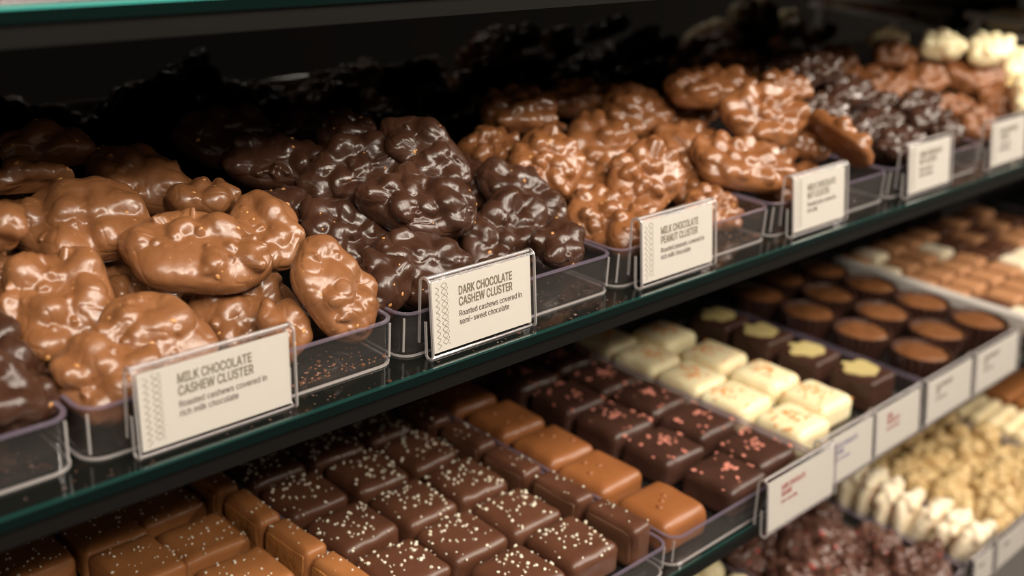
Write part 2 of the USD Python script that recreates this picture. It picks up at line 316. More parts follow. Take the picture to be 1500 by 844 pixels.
# ------------------------------------------------------------------ price tags
def lettering(text, h, squeeze, x, z, bold=False):
    m = meshkit.text_mesh(text, h, .00012, bold); V = m.vertices
    m.vertices = np.stack([x + V[:, 0] * squeeze, -V[:, 2], z + V[:, 1]], 1); m.fix_normals(); return m
def price_tag(x, y, z, w, h, lines, label, lean=8.0, ink='olive_ink', lattice=False, yaw=0.0):
    """A sheet of clear acrylic folded into a hook and a pocket, with a paper card in the pocket."""
    a = math.radians(lean); yz = np.array([0, math.sin(a), math.cos(a)]); yy = np.array([0, math.cos(a), -math.sin(a)]); xx = np.array([1.0, 0, 0])
    Rz = trimesh.transformations.rotation_matrix(yaw, (0, 0, 1))[:3, :3]
    t = thing('price_tag', label, 'price tag', (x, y, z), Rz @ xx, Rz @ yy, Rz @ yz)
    arc = lambda cx, cz, r, a0, a1: [(cx + r * math.cos(math.radians(q)), cz + r * math.sin(math.radians(q))) for q in np.linspace(a0, a1, 9)]
    path = [(.0105, h * .18)] + arc(.0036, h - .0036, .0036, 12, 180) + arc(.0026, .0026, .0026, 180, 350) + [(.0046, h * .46)]
    prof = LineString(path).buffer(.00062, cap_style='flat', join_style='round', quad_segs=2)
    def along(p, x0, x1):
        m = extrude(p, x1 - x0); V = m.vertices; m.vertices = np.stack([V[:, 2] + x0, V[:, 0], V[:, 1]], 1); m.fix_normals(); return m
    part(t, 'acrylic_holder', along(prof, .0007, w - .0007), 'clear_acrylic', 35)
    part(t, 'holder_edge', along(prof.buffer(.0001), 0, .0007), 'acrylic_edge', 35, 'bright cut edge of the acrylic')
    part(t, 'holder_edge', along(prof.buffer(.0001), w - .0007, w), 'acrylic_edge', 35, 'bright cut edge of the acrylic')
    for zz, nm in ((.0002, 'lower_fold'), (h - .0007, 'upper_fold')):
        m = trimesh.creation.cylinder(.0007 if zz < .01 else .0010, w - .002, sections=10); m.apply_transform(trimesh.transformations.rotation_matrix(math.pi / 2, (0, 1, 0))); m.apply_translation((w / 2, .0026 if zz < .01 else .0036, zz)); part(t, nm, m, 'acrylic_edge', 40)
    card = part(t, 'paper_card', bx(.0022, w - .0026, .0009, .0014, .0030, h - .0026), 'card_paper', False, 'cream printed paper card')
    def ink_part(nm, m, mt, lab=None):
        m.apply_translation((0, .00085, 0)); part(card, nm, m, mt, False, lab)
    for (nm, text, th, sq, tx, tz, mt, bold) in lines:
        ink_part(nm, lettering(text, th, sq, tx, tz, bold), mt)
    if lattice:
        ms = []
        s = (h - .006) / 11.0
        for i in range(10):
            for j in range(3):
                cx, cz = .0062 + j * .0040 - (.0013 if j == 0 else 0), .0062 + (i + (.5 if j % 2 else 0)) * s * .98
                d = Polygon([(0, s * .50), (.0019, s * .12), (.0019, -s * .12), (0, -s * .50), (-.0019, -s * .12), (-.0019, s * .12)])
                ring = affinity.translate(d.difference(d.buffer(-.00022)), cx, cz).intersection(sbox(.0046, .0035, .0125, h - .004))
                for g in getattr(ring, 'geoms', [ring]):
                    if g.area > 1e-9:
                        m = extrude(g, .0001); V = m.vertices; m.vertices = np.stack([V[:, 0], -V[:, 2], V[:, 1]], 1); m.fix_normals(); ms.append(m)
        ink_part('lattice_border', joined(ms), 'lattice_ink', 'olive diamond lattice printed down the left of the card')
    return t
def main_lines(t1, t2, d1, d2, h=.042, x=.0195):
    k = h / .042
    return [('title', t1, .0044 * k, .68, x, .0300 * k, 'olive_ink', True), ('title', t2, .0044 * k, .68, x, .0242 * k, 'olive_ink', True),
            ('description', d1, .0030 * k, .80, x, .0187 * k, 'brown_ink', False), ('description', d2, .0030 * k, .80, x, .0143 * k, 'brown_ink', False)]
TY = .0060
price_tag(.0005, TY, .0004, .0765, .0400, main_lines('MILK CHOCOLATE', 'CASHEW CLUSTER', 'Roasted cashews covered in', 'rich milk chocolate', .040), 'clear acrylic price tag reading milk chocolate cashew cluster, the nearest on the middle shelf', 3, lattice=True)
price_tag(.1572, TY, .0006, .0735, .0425, main_lines('DARK CHOCOLATE', 'CASHEW CLUSTER', 'Roasted cashews covered in', 'semi-sweet chocolate'), 'clear acrylic price tag reading dark chocolate cashew cluster', 7, lattice=True)
price_tag(.3202, TY, .0006, .0740, .0430, main_lines('MILK CHOCOLATE', 'PEANUT CLUSTER', 'Roasted peanuts covered in', 'rich milk chocolate'), 'clear acrylic price tag reading milk chocolate peanut cluster', 8, lattice=True)
price_tag(.4835, TY, .0006, .0720, .0435, main_lines('MILK CHOCOLATE', 'NUT CLUSTER', 'Roasted nuts covered in', 'rich milk'), 'out-of-focus acrylic price tag in front of the fourth pile of clusters', 9, lattice=True)
price_tag(.6475, TY, .0006, .0750, .0435, main_lines('DARK CHOCOLATE', 'NUT CLUSTER', 'Roasted nuts in', 'dark chocolate'), 'blurred acrylic price tag in front of the knobbly dark clusters', 9, lattice=True)
price_tag(.7960, TY, .0006, .0760, .0435, main_lines('MILK CHOCOLATE', 'CLUSTER', 'covered in rich', 'milk chocolate'), 'blurred acrylic price tag at the right edge before the rough round milk clusters', 9, lattice=True)
price_tag(.959, TY, .0006, .0750, .0435, main_lines('WHITE CHOCOLATE', 'CLUSTER', 'covered in', 'white chocolate'), 'blurred acrylic price tag before the white chocolate clusters', 9, lattice=True)
price_tag(-.0290, .0345, .1806, .0715, .0420, main_lines('MILK CHOCOLATE', 'CLUSTER', 'covered in', 'milk chocolate'), 'price tag on the top shelf whose lower edge shows at the top left', 5)
def low_lines(ink, a, b, c):
    return [('title', a, .0036, .66, .018, .0290, ink, True), ('title', b, .0036, .66, .018, .0240, ink, True), ('description', c, .0026, .8, .018, .0190, ink, False)]
LZ = -.1840
price_tag(.4130, -.0500, LZ, .0880, .0420, low_lines('red_ink', 'DARK CHOCOLATE', 'SQUARE', 'Dark chocolate'), 'acrylic price tag with red lettering, nearest on the second lowest shelf', 8)
price_tag(.4900, -.0450, LZ + .001, .0760, .0420, low_lines('blue_ink', 'WHITE CHOCOLATE', 'SQUARE', 'White chocolate'), 'acrylic price tag with faint blue lettering before the white squares', 8)
price_tag(.5680, -.0445, LZ + .001, .0740, .0420, low_lines('red_ink', 'DARK', 'CHOCOLATE', 'Dark chocolate'), 'acrylic price tag with faint red lettering before the pale-topped dark cubes', 8)
price_tag(.6500, -.0445, LZ + .001, .0860, .0420, low_lines('olive_ink', 'MILK CHOCOLATE', 'CUP', 'Chocolate cup'), 'pale acrylic price tag before the fluted cups, second from the silver bar', 8)
price_tag(.7400, -.0445, LZ + .001, .0900, .0420, low_lines('olive_ink', 'DARK CHOCOLATE', 'CUP', 'Chocolate cup'), 'pale acrylic price tag just left of the silver divider bar', 8)
price_tag(.8900, -.0445, LZ + .001, .0900, .0420, low_lines('olive_ink', 'CARAMEL', 'CHEW', 'Soft caramel'), 'pale acrylic price tag just right of the silver divider bar', 8)
price_tag(.7000, -.0950, -.3400, .0420, .0330, [('title', 'COOKIE', .003, .66, .010, .0200, 'olive_ink', True)], 'acrylic price tag at the bottom right corner before the cream coated rounds', 8)
price_tag(.7460, -.0950, -.3400, .0700, .0330, [('title', 'CRUNCH', .003, .66, .015, .0200, 'olive_ink', True)], 'acrylic price tag at the bottom right corner before the crumb nuggets', 8)

# ------------------------------------------------------------------ silver bars
t = thing('divider_bar', 'silver divider bar across the second lowest shelf, beside the fluted cups', 'bar', (.876, -.105, -.159)); part(t, 'bar_body', bevel_box(-.006, .006, 0, .285, 0, .013, .002), 'brushed_silver', 30)
part(t, 'bar_foot', bevel_box(-.003, .003, .10, .112, -.0208, 0, .0005), 'brushed_silver', 30); part(t, 'bar_foot', bevel_box(-.003, .003, .27, .282, -.0208, 0, .0005), 'brushed_silver', 30)
t = thing('divider_bar', 'silver bar far away at the top right above the white clusters', 'bar', (1.19, .02, .078)); part(t, 'bar_body', bevel_box(-.006, .006, 0, .21, 0, .010, .002), 'brushed_silver', 30)
part(t, 'bar_foot', bevel_box(-.003, .003, .02, .03, -.0778, 0, .0005), 'brushed_silver', 30); part(t, 'bar_foot', bevel_box(-.003, .003, .19, .20, -.0778, 0, .0005), 'brushed_silver', 30)

HERO = {11, 12, 13, 14, 18, 41, 42, 43, 45}

# ------------------------------------------------------------------ clusters on the middle shelf
LOOK = {'milk': ('cashew_cluster', 'milk_chocolate'), 'dark': ('dark_cashew_cluster', 'dark_chocolate'), 'peanut': ('peanut_cluster', 'peanut_milk_chocolate'), 'pecan': ('milk_chocolate_cluster', 'peanut_milk_chocolate'),
        'bark': ('dark_chocolate_cluster', 'bark_chocolate'), 'round': ('rough_chocolate_cluster', 'rough_milk_chocolate'), 'white': ('white_chocolate_cluster', 'white_chocolate')}
BURIED = {'milk': 'milk chocolate cashew cluster', 'dark': 'dark chocolate cashew cluster', 'peanut': 'milk chocolate peanut cluster', 'pecan': 'milk chocolate cluster', 'bark': 'knobbly dark chocolate cluster', 'round': 'rough milk chocolate cluster', 'white': 'white chocolate cluster'}
def spot(o):
    u = (o[0] + .017) % .163
    return f'{"front" if o[1] < .09 else "middle" if o[1] < .15 else "back"} {"left" if u < .05 else "centre" if u < .10 else "right"} of its pile, {"lowest" if o[2] < .025 else "second" if o[2] < .042 else "third" if o[2] < .055 else "top"} layer'
CLUSTERS = [   # kind, centre, normal, long axis, half length, half width, half thickness, seed, label
    ('milk', (0.0731, 0.0850, 0.0522), (-0.171, -0.470, 0.866), (-0.790, 0.590, 0.164), 0.0352, 0.0238, 0.0115, 11, 'large flat round milk chocolate cashew cluster on top of the leftmost milk pile'),
    ('milk', (0.0077, 0.0880, 0.0401), (-0.107, -0.606, 0.788), (0.500, 0.652, 0.570), 0.0296, 0.0247, 0.0120, 12, 'lumpy milk chocolate cashew cluster leaning at the lower left of the leftmost milk pile'),
    ('milk', (0.0387, 0.1306, 0.0603), (-0.087, -0.492, 0.866), (-0.977, 0.214, 0.024), 0.0318, 0.0255, 0.0120, 13, 'milk chocolate cashew cluster with one big egg-shaped bump, behind the leaning lower left one'),
    ('milk', (0.0333, 0.0526, 0.0302), (-0.173, -0.646, 0.743), (-0.880, 0.441, 0.178), 0.0275, 0.0194, 0.0110, 14, 'smooth milk chocolate cashew cluster just behind the milk chocolate cashew price tag'),
    ('milk', (0.0041, 0.0364, 0.0235), (-0.133, -0.754, 0.643), (-0.844, 0.427, 0.326), 0.0225, 0.0175, 0.0105, 15, 'milk chocolate cashew cluster at the front left tray corner beside the first price tag'),
    ('milk', (0.1232, 0.1040, 0.0460), (-0.087, -0.492, 0.866), (0.590, 0.675, 0.443), 0.0279, 0.0191, 0.0100, 16, 'milk chocolate cashew cluster mostly hidden behind the large flat round one'),
    ('milk', (0.0914, 0.0708, 0.0216), (-0.100, -0.565, 0.819), (-0.995, 0.063, -0.078), 0.0272, 0.0236, 0.0110, 17, 'milk chocolate cashew cluster lying in shade under the large flat round one'),
    ('milk', (0.1219, 0.0420, 0.0359), (0.383, -0.663, 0.643), (0.108, 0.723, 0.682), 0.0287, 0.0220, 0.0110, 18, 'milk chocolate cashew cluster standing on edge at the right wall of its tray'),
    ('milk', (0.0929, 0.1717, 0.0626), (-0.092, -0.522, 0.848), (-0.692, 0.646, 0.322), 0.0301, 0.0201, 0.0120, 19, 'shadowed milk chocolate cashew cluster at the back of the leftmost milk pile'),
    ('milk', (0.0256, 0.1546, 0.0783), (-0.042, -0.238, 0.970), (-0.983, 0.181, 0.002), 0.0232, 0.0036, 0.0085, 20, 'flat milk chocolate slab jutting in from the left edge at the back'),
    ('milk', (-0.0088, 0.1100, 0.0733), (-0.087, -0.492, 0.866), (0.562, 0.693, 0.451), 0.0108, 0.0102, 0.0100, 21, 'milk chocolate cluster cut off by the left edge below the flat slab'),
    ('milk', (0.0897, 0.0400, 0.0184), (0.123, -0.696, 0.707), (0.596, 0.622, 0.509), 0.0182, 0.0105, 0.0100, 22, 'small milk chocolate cluster wedged behind the right end of the first price tag'),
    ('milk', (-0.0055, 0.1204, 0.0420), (-0.100, -0.565, 0.819), (0.358, 0.748, 0.559), 0.0135, 0.0099, 0.0100, 23, 'milk chocolate cluster cut off by the left edge beside the leaning lumpy one'),
    ('milk', (0.0554, 0.2010, 0.0801), (-0.073, -0.416, 0.906), (-0.956, 0.287, 0.054), 0.0250, 0.0116, 0.0100, 24, 'dim milk chocolate cluster at the very back left against the dark glass'),
    ('milk', (0.1094, 0.1373, 0.0572), (-0.073, -0.416, 0.906), (-0.945, 0.320, 0.071), 0.0176, 0.0101, 0.0100, 25, 'milk chocolate cluster tucked between the big round one and the shadowed back one'),
    ('dark', (-0.0323, 0.0450, 0.0275), (0.628, -0.527, 0.574), (-0.749, -0.610, 0.260), 0.0255, 0.0198, 0.0100, 31, 'dark chocolate cluster leaning in the tray at the far left edge'),
    ('dark', (-0.0388, 0.0800, 0.0383), (-0.087, -0.492, 0.866), (-0.244, 0.853, 0.461), 0.0194, 0.0189, 0.0120, 32, 'dark chocolate cluster cut off by the left edge in the first tray'),
    ('dark', (0.2095, 0.0822, 0.0516), (-0.137, -0.512, 0.848), (-0.791, 0.572, 0.217), 0.0346, 0.0211, 0.0125, 41, 'glossy rippled dark chocolate cashew cluster in the middle top of the dark pile'),
    ('dark', (0.2324, 0.1032, 0.0749), (-0.354, -0.612, 0.707), (-0.381, 0.785, 0.489), 0.0317, 0.0159, 0.0085, 42, 'smooth dark chocolate cashew slab sloping down right at the top of the dark pile'),
    ('dark', (0.1950, 0.1257, 0.0647), (-0.372, -0.644, 0.669), (-0.924, 0.189, -0.331), 0.0302, 0.0187, 0.0080, 43, 'flat dark chocolate cashew slab left of the dark pile top'),
    ('dark', (0.1725, 0.0997, 0.0363), (-0.100, -0.565, 0.819), (0.788, 0.458, 0.411), 0.0275, 0.0250, 0.0120, 44, 'dark chocolate cashew cluster under the rippled one, beside the milk pile'),
    ('dark', (0.1887, 0.0563, 0.0268), (-0.173, -0.646, 0.743), (-0.915, 0.385, 0.121), 0.0324, 0.0228, 0.0110, 45, 'dark chocolate cashew cluster just behind the left of the dark chocolate price tag'),
    ('dark', (0.2650, 0.0689, 0.0280), (-0.062, -0.704, 0.707), (-0.867, -0.313, -0.388), 0.0362, 0.0240, 0.0110, 46, 'dark chocolate cashew cluster with round smooth bumps behind the right of its price tag'),
    ('dark', (0.3024, 0.0920, 0.0397), (0.000, -0.643, 0.766), (-0.665, 0.572, 0.480), 0.0323, 0.0181, 0.0095, 47, 'long dark chocolate cashew cluster sloping down toward the peanut pile'),
    ('dark', (0.2770, 0.0359, 0.0279), (0.000, -0.500, 0.866), (-0.991, -0.115, -0.066), 0.0190, 0.0154, 0.0090, 48, 'small knobbly dark chocolate cluster at the right wall of the dark tray'),
    ('dark', (0.2109, 0.1550, 0.0782), (-0.087, -0.492, 0.866), (-0.893, 0.424, 0.151), 0.0177, 0.0127, 0.0100, 49, 'small dark chocolate cluster perched at the back of the dark pile'),
    ('dark', (0.1650, 0.1539, 0.0666), (-0.148, -0.554, 0.819), (-0.903, 0.414, 0.117), 0.0306, 0.0175, 0.0110, 50, 'broad dark chocolate cashew cluster in shade, left back of the dark pile'),
    ('dark', (0.1575, 0.1918, 0.0733), (-0.100, -0.565, 0.819), (-0.979, 0.203, 0.021), 0.0321, 0.0200, 0.0140, 51, 'large unlit dark chocolate cluster at the back left of the dark pile'),
    ('dark', (0.1519, 0.1302, 0.0461), (-0.087, -0.492, 0.866), (-0.975, 0.221, 0.028), 0.0175, 0.0135, 0.0110, 52, 'round dark chocolate cashew cluster peeping over the large milk one'),
    ('dark', (0.1557, 0.0452, 0.0285), (-0.123, -0.696, 0.707), (0.652, 0.481, 0.587), 0.0173, 0.0142, 0.0090, 53, 'dark chocolate cluster at the left wall of the dark tray by the standing milk one'),
    ('dark', (0.2110, 0.1900, 0.0708), (-0.087, -0.492, 0.866), (-0.962, 0.266, 0.055), 0.0237, 0.0107, 0.0100, 54, 'dark chocolate cluster barely seen at the very back of the dark pile'),
    ('dark', (0.2869, 0.1224, 0.0426), (0.000, -0.574, 0.819), (-0.989, -0.123, -0.086), 0.0220, 0.0184, 0.0090, 55, 'dark chocolate cluster tucked under the sloping smooth slab'),
    ('dark', (0.2365, 0.0400, 0.0155), (-0.112, -0.633, 0.766), (-0.967, 0.248, 0.064), 0.0190, 0.0121, 0.0090, 56, 'dark chocolate cluster low down behind the right end of the dark price tag'),
    ('peanut', (0.3430, 0.1115, 0.0487), (-0.229, -0.629, 0.743), (0.824, 0.281, 0.492), 0.0288, 0.0249, 0.0110, 61, 'milk chocolate peanut cluster at the left end of the peanut pile'),
    ('peanut', (0.4188, 0.1313, 0.0402), (-0.220, -0.604, 0.766), (-0.882, -0.212, -0.421), 0.0352, 0.0290, 0.0120, 62, 'milk chocolate peanut cluster at the top middle of the peanut pile'),
    ('peanut', (0.3991, 0.0731, 0.0404), (-0.254, -0.698, 0.669), (-0.889, -0.104, -0.446), 0.0311, 0.0246, 0.0100, 63, 'milk chocolate peanut cluster leaning forward above the peanut price tag'),
    ('peanut', (0.4755, 0.0800, 0.0251), (-0.242, -0.664, 0.707), (-0.893, -0.132, -0.429), 0.0326, 0.0246, 0.0110, 64, 'milk chocolate peanut cluster at the right end of the peanut pile'),
    ('peanut', (0.3510, 0.0667, 0.0210), (-0.107, -0.606, 0.788), (-0.974, 0.223, 0.040), 0.0263, 0.0219, 0.0110, 65, 'milk chocolate peanut cluster low at the front left of the peanut tray'),
    ('peanut', (0.3792, 0.1750, 0.0671), (-0.087, -0.492, 0.866), (-0.972, 0.232, 0.035), 0.0327, 0.0201, 0.0110, 66, 'shadowed milk chocolate peanut cluster at the back left of the peanut pile'),
    ('peanut', (0.3289, 0.1500, 0.0516), (-0.087, -0.492, 0.866), (-0.993, 0.118, -0.033), 0.0235, 0.0162, 0.0110, 67, 'milk chocolate peanut cluster half hidden behind the dark pile'),
    ('peanut', (0.4831, 0.1543, 0.0576), (-0.100, -0.565, 0.819), (-0.947, 0.307, 0.097), 0.0313, 0.0249, 0.0110, 68, 'dim milk chocolate peanut cluster at the back right of the peanut pile'),
    ('peanut', (0.4582, 0.1910, 0.0637), (-0.073, -0.416, 0.906), (-0.979, 0.202, 0.013), 0.0336, 0.0164, 0.0110, 69, 'unlit milk chocolate peanut cluster at the very back of the peanut pile'),
    ('peanut', (0.3533, 0.0384, 0.0193), (-0.112, -0.633, 0.766), (-0.984, -0.039, -0.176), 0.0240, 0.0179, 0.0100, 70, 'milk chocolate peanut cluster behind the left of the peanut price tag'),
    ('peanut', (0.4468, 0.0513, 0.0147), (0.000, -0.574, 0.819), (-0.980, 0.163, 0.114), 0.0255, 0.0181, 0.0090, 71, 'milk chocolate peanut cluster low at the right wall of the peanut tray'),
    ('peanut', (0.3903, 0.0942, 0.0280), (0.000, -0.500, 0.866), (-0.999, 0.029, 0.016), 0.0367, 0.0196, 0.0100, 72, 'milk chocolate peanut cluster buried in the middle of the peanut pile'),
    ('pecan', (0.5379, 0.1262, 0.0765), (-0.128, -0.352, 0.927), (-0.933, 0.360, 0.008), 0.0390, 0.0234, 0.0105, 81, 'wide milk chocolate cluster topmost of the fourth pile'),
    ('pecan', (0.5452, 0.0818, 0.0628), (-0.283, -0.606, 0.743), (-0.858, 0.506, 0.086), 0.0345, 0.0269, 0.0105, 82, 'bumpy milk chocolate cluster in the middle of the fourth pile'),
    ('pecan', (0.4887, 0.0590, 0.0397), (-0.191, -0.525, 0.829), (-0.819, 0.552, 0.161), 0.0383, 0.0247, 0.0095, 83, 'flat milk chocolate cluster at the front left of the fourth pile'),
    ('pecan', (0.6087, 0.0760, 0.0334), (-0.196, -0.539, 0.819), (-0.926, 0.377, 0.027), 0.0196, 0.0144, 0.0095, 84, 'small milk chocolate cluster beside the edge-on disc of the fourth pile'),
    ('pecan', (0.5994, 0.0460, 0.0461), (0.770, -0.280, 0.574), (-0.123, -0.947, -0.297), 0.0349, 0.0175, 0.0070, 85, 'thin milk chocolate disc seen edge-on at the right of the fourth tray'),
    ('pecan', (0.5373, 0.1500, 0.0522), (-0.148, -0.554, 0.819), (-0.975, -0.055, -0.214), 0.0284, 0.0218, 0.0110, 86, 'dim milk chocolate cluster at the back left of the fourth pile'),
    ('pecan', (0.4988, 0.1122, 0.0399), (-0.087, -0.492, 0.866), (-0.911, 0.391, 0.131), 0.0306, 0.0209, 0.0100, 87, 'milk chocolate cluster under the wide topmost one'),
    ('pecan', (0.6578, 0.1855, 0.0691), (-0.059, -0.337, 0.940), (-0.974, 0.225, 0.019), 0.0399, 0.0214, 0.0090, 89, 'dark unlit cluster behind the topmost one of the fourth pile'),
    ('pecan', (0.6159, 0.1100, 0.0721), (-0.100, -0.565, 0.819), (-0.886, 0.425, 0.185), 0.0248, 0.0130, 0.0090, 90, 'milk chocolate cluster at the back right of the fourth pile'),
    ('bark', (0.6729, 0.1200, 0.0796), (-0.145, -0.397, 0.906), (-0.989, 0.071, -0.127), 0.0355, 0.0160, 0.0090, 101, 'dark knobbly chocolate cluster at the top left of the fifth pile'),
    ('bark', (0.7151, 0.1100, 0.0598), (-0.171, -0.470, 0.866), (-0.905, 0.423, 0.051), 0.0273, 0.0185, 0.0090, 102, 'dark knobbly chocolate cluster below the top left one of the fifth pile'),
    ('bark', (0.6452, 0.0900, 0.0533), (-0.196, -0.539, 0.819), (-0.968, 0.240, -0.074), 0.0259, 0.0172, 0.0090, 103, 'smooth dark chocolate cluster at the left of the fifth pile'),
    ('bark', (0.7316, 0.0851, 0.0316), (-0.196, -0.539, 0.819), (-0.978, 0.170, -0.122), 0.0373, 0.0151, 0.0085, 104, 'flat dark chocolate cluster in the middle front of the fifth pile'),
    ('bark', (0.7783, 0.1013, 0.0388), (-0.171, -0.470, 0.866), (-0.803, 0.576, 0.154), 0.0267, 0.0208, 0.0090, 105, 'dark chocolate cluster in the centre of the fifth pile'),
    ('bark', (0.7948, 0.0815, 0.0470), (-0.145, -0.397, 0.906), (-0.989, 0.088, -0.119), 0.0278, 0.0124, 0.0070, 106, 'small flat dark chocolate piece at the top right of the fifth pile'),
    ('bark', (0.7787, 0.0603, 0.0370), (-0.171, -0.470, 0.866), (-0.962, 0.268, -0.045), 0.0266, 0.0160, 0.0080, 107, 'dark chocolate cluster at the right of the fifth pile'),
    ('bark', (0.7061, 0.0476, 0.0275), (-0.196, -0.539, 0.819), (-0.964, 0.257, -0.062), 0.0259, 0.0163, 0.0080, 108, 'dark chocolate cluster behind the left of the fifth price tag'),
    ('bark', (0.6941, 0.0704, 0.0230), (-0.196, -0.539, 0.819), (-0.973, 0.212, -0.093), 0.0203, 0.0150, 0.0080, 109, 'dark chocolate cluster low at the left wall of the fifth tray'),
    ('bark', (0.7651, 0.0379, 0.0313), (-0.196, -0.539, 0.819), (-0.981, 0.099, -0.170), 0.0184, 0.0131, 0.0080, 110, 'dark chocolate cluster behind the right end of the fifth price tag'),
    ('bark', (0.7251, 0.1140, 0.0350), (-0.171, -0.470, 0.866), (-0.942, 0.336, -0.004), 0.0224, 0.0157, 0.0080, 111, 'dark chocolate cluster between the smooth one and the centre of the fifth pile'),
    ('bark', (0.6838, 0.1545, 0.0750), (-0.145, -0.397, 0.906), (-0.985, 0.143, -0.095), 0.0260, 0.0156, 0.0080, 112, 'unlit dark chocolate cluster at the back of the fifth pile'),
    ('round', (0.8657, 0.1489, 0.0706), (-0.171, -0.470, 0.866), (-0.939, 0.343, 0.001), 0.0231, 0.0158, 0.0120, 121, 'rough round milk chocolate cluster at the back top of the sixth pile'),
    ('round', (0.8625, 0.1150, 0.0517), (-0.171, -0.470, 0.866), (-0.980, 0.175, -0.099), 0.0315, 0.0192, 0.0120, 122, 'rough round milk chocolate cluster at the left middle of the sixth pile'),
    ('round', (0.9568, 0.1061, 0.0510), (-0.171, -0.470, 0.866), (-0.953, 0.301, -0.025), 0.0417, 0.0255, 0.0125, 123, 'large rough milk chocolate cluster at the right of the sixth pile'),
    ('round', (0.9408, 0.0689, 0.0321), (-0.196, -0.539, 0.819), (-0.976, 0.189, -0.109), 0.0285, 0.0204, 0.0120, 124, 'rough milk chocolate cluster above the sixth price tag'),
    ('round', (0.8768, 0.0606, 0.0199), (-0.196, -0.539, 0.819), (-0.960, -0.066, -0.273), 0.0233, 0.0172, 0.0110, 125, 'rough milk chocolate ball beside the left end of the sixth price tag'),
    ('round', (0.8863, 0.0894, 0.0289), (-0.171, -0.470, 0.866), (-0.944, 0.331, -0.007), 0.0226, 0.0151, 0.0110, 126, 'rough milk chocolate cluster in the middle front of the sixth pile'),
    ('round', (0.8184, 0.1518, 0.0474), (-0.171, -0.470, 0.866), (-0.985, 0.097, -0.142), 0.0282, 0.0198, 0.0110, 127, 'dim rough milk chocolate cluster at the back left of the sixth pile'),
    ('round', (1.0044, 0.1595, 0.0569), (-0.171, -0.470, 0.866), (-0.977, 0.195, -0.087), 0.0258, 0.0153, 0.0100, 128, 'rough milk chocolate cluster just below the white clusters'),
    ('round', (0.8102, 0.1233, 0.0489), (-0.171, -0.470, 0.866), (-0.985, 0.077, -0.153), 0.0244, 0.0162, 0.0100, 129, 'rough milk chocolate cluster low in the sixth pile'),
    ('round', (0.8233, 0.1850, 0.0642), (-0.171, -0.470, 0.866), (-0.984, 0.032, -0.177), 0.0256, 0.0171, 0.0100, 130, 'unlit milk chocolate cluster far back beside the white clusters'),
    ('white', (0.8819, 0.1661, 0.0840), (-0.171, -0.470, 0.866), (-0.889, 0.452, 0.070), 0.0226, 0.0096, 0.0120, 141, 'dim white chocolate cluster at the back left of the white pile'),
    ('white', (0.9055, 0.1200, 0.0814), (-0.171, -0.470, 0.866), (-0.934, 0.357, 0.009), 0.0253, 0.0146, 0.0130, 142, 'white chocolate cluster at the back middle of the white pile'),
    ('white', (0.9637, 0.0973, 0.0779), (-0.171, -0.470, 0.866), (-0.975, 0.210, -0.079), 0.0320, 0.0189, 0.0130, 143, 'bright white chocolate cluster at the top of the white pile'),
    ('white', (1.0267, 0.0887, 0.0561), (-0.171, -0.470, 0.866), (-0.961, -0.115, -0.252), 0.0302, 0.0197, 0.0130, 144, 'bright white chocolate cluster cut off by the right edge'),
    ('white', (0.9418, 0.0451, 0.0447), (-0.171, -0.470, 0.866), (0.834, 0.399, 0.381), 0.0307, 0.0145, 0.0120, 145, 'white chocolate cluster at the right edge above the last price tag'),
    ('white', (0.9922, 0.1291, 0.0579), (-0.171, -0.470, 0.866), (-0.948, 0.317, -0.016), 0.0252, 0.0147, 0.0120, 146, 'white chocolate cluster between the rough milk one and the bright top one'),
    ('milk', (0.0055, 0.0875, 0.0125), (0.118, -0.222, 0.968), (0.806, 0.591, 0.037), 0.0202, 0.0144, 0.0085, 905, None),
    ('milk', (0.0501, 0.0826, 0.0125), (0.030, -0.078, 0.996), (-0.450, 0.889, 0.083), 0.0225, 0.0169, 0.0085, 906, None),
    ('milk', (0.0491, 0.1201, 0.0125), (0.033, -0.056, 0.998), (-0.353, 0.933, 0.064), 0.0192, 0.0174, 0.0085, 910, None),
    ('milk', (0.1081, 0.1116, 0.0125), (-0.004, -0.114, 0.994), (-0.875, 0.481, 0.051), 0.0232, 0.0145, 0.0085, 912, None),
    ('milk', (0.0204, 0.1475, 0.0125), (-0.144, -0.226, 0.963), (-0.533, 0.838, 0.117), 0.0193, 0.0162, 0.0085, 913, None),
    ('milk', (0.0829, 0.1405, 0.0125), (-0.046, -0.289, 0.956), (0.997, 0.043, 0.061), 0.0209, 0.0161, 0.0085, 915, None),
    ('milk', (0.0519, 0.1804, 0.0125), (0.107, -0.288, 0.952), (0.726, 0.677, 0.123), 0.0231, 0.0170, 0.0085, 918, None),
    ('milk', (0.1067, 0.1743, 0.0125), (-0.014, -0.031, 0.999), (-0.019, 0.999, 0.031), 0.0203, 0.0168, 0.0085, 920, None),
    ('milk', (0.0187, 0.1167, 0.0300), (0.032, -0.133, 0.991), (0.971, 0.239, 0.001), 0.0219, 0.0156, 0.0085, 933, None),
    ('milk', (0.0539, 0.1195, 0.0300), (0.019, -0.040, 0.999), (0.322, 0.946, 0.032), 0.0238, 0.0145, 0.0085, 934, None),
    ('milk', (0.1156, 0.1109, 0.0300), (-0.158, -0.223, 0.962), (-0.810, 0.587, 0.004), 0.0209, 0.0166, 0.0085, 936, None),
    ('milk', (0.1164, 0.1479, 0.0300), (-0.052, -0.249, 0.967), (-0.455, 0.868, 0.199), 0.0207, 0.0166, 0.0085, 940, None),
    ('milk', (0.0142, 0.1774, 0.0300), (0.076, -0.147, 0.986), (0.837, 0.547, 0.017), 0.0211, 0.0153, 0.0085, 941, None),
    ('milk', (0.0846, 0.1748, 0.0300), (-0.024, -0.330, 0.944), (-0.821, 0.545, 0.170), 0.0229, 0.0148, 0.0085, 943, None),
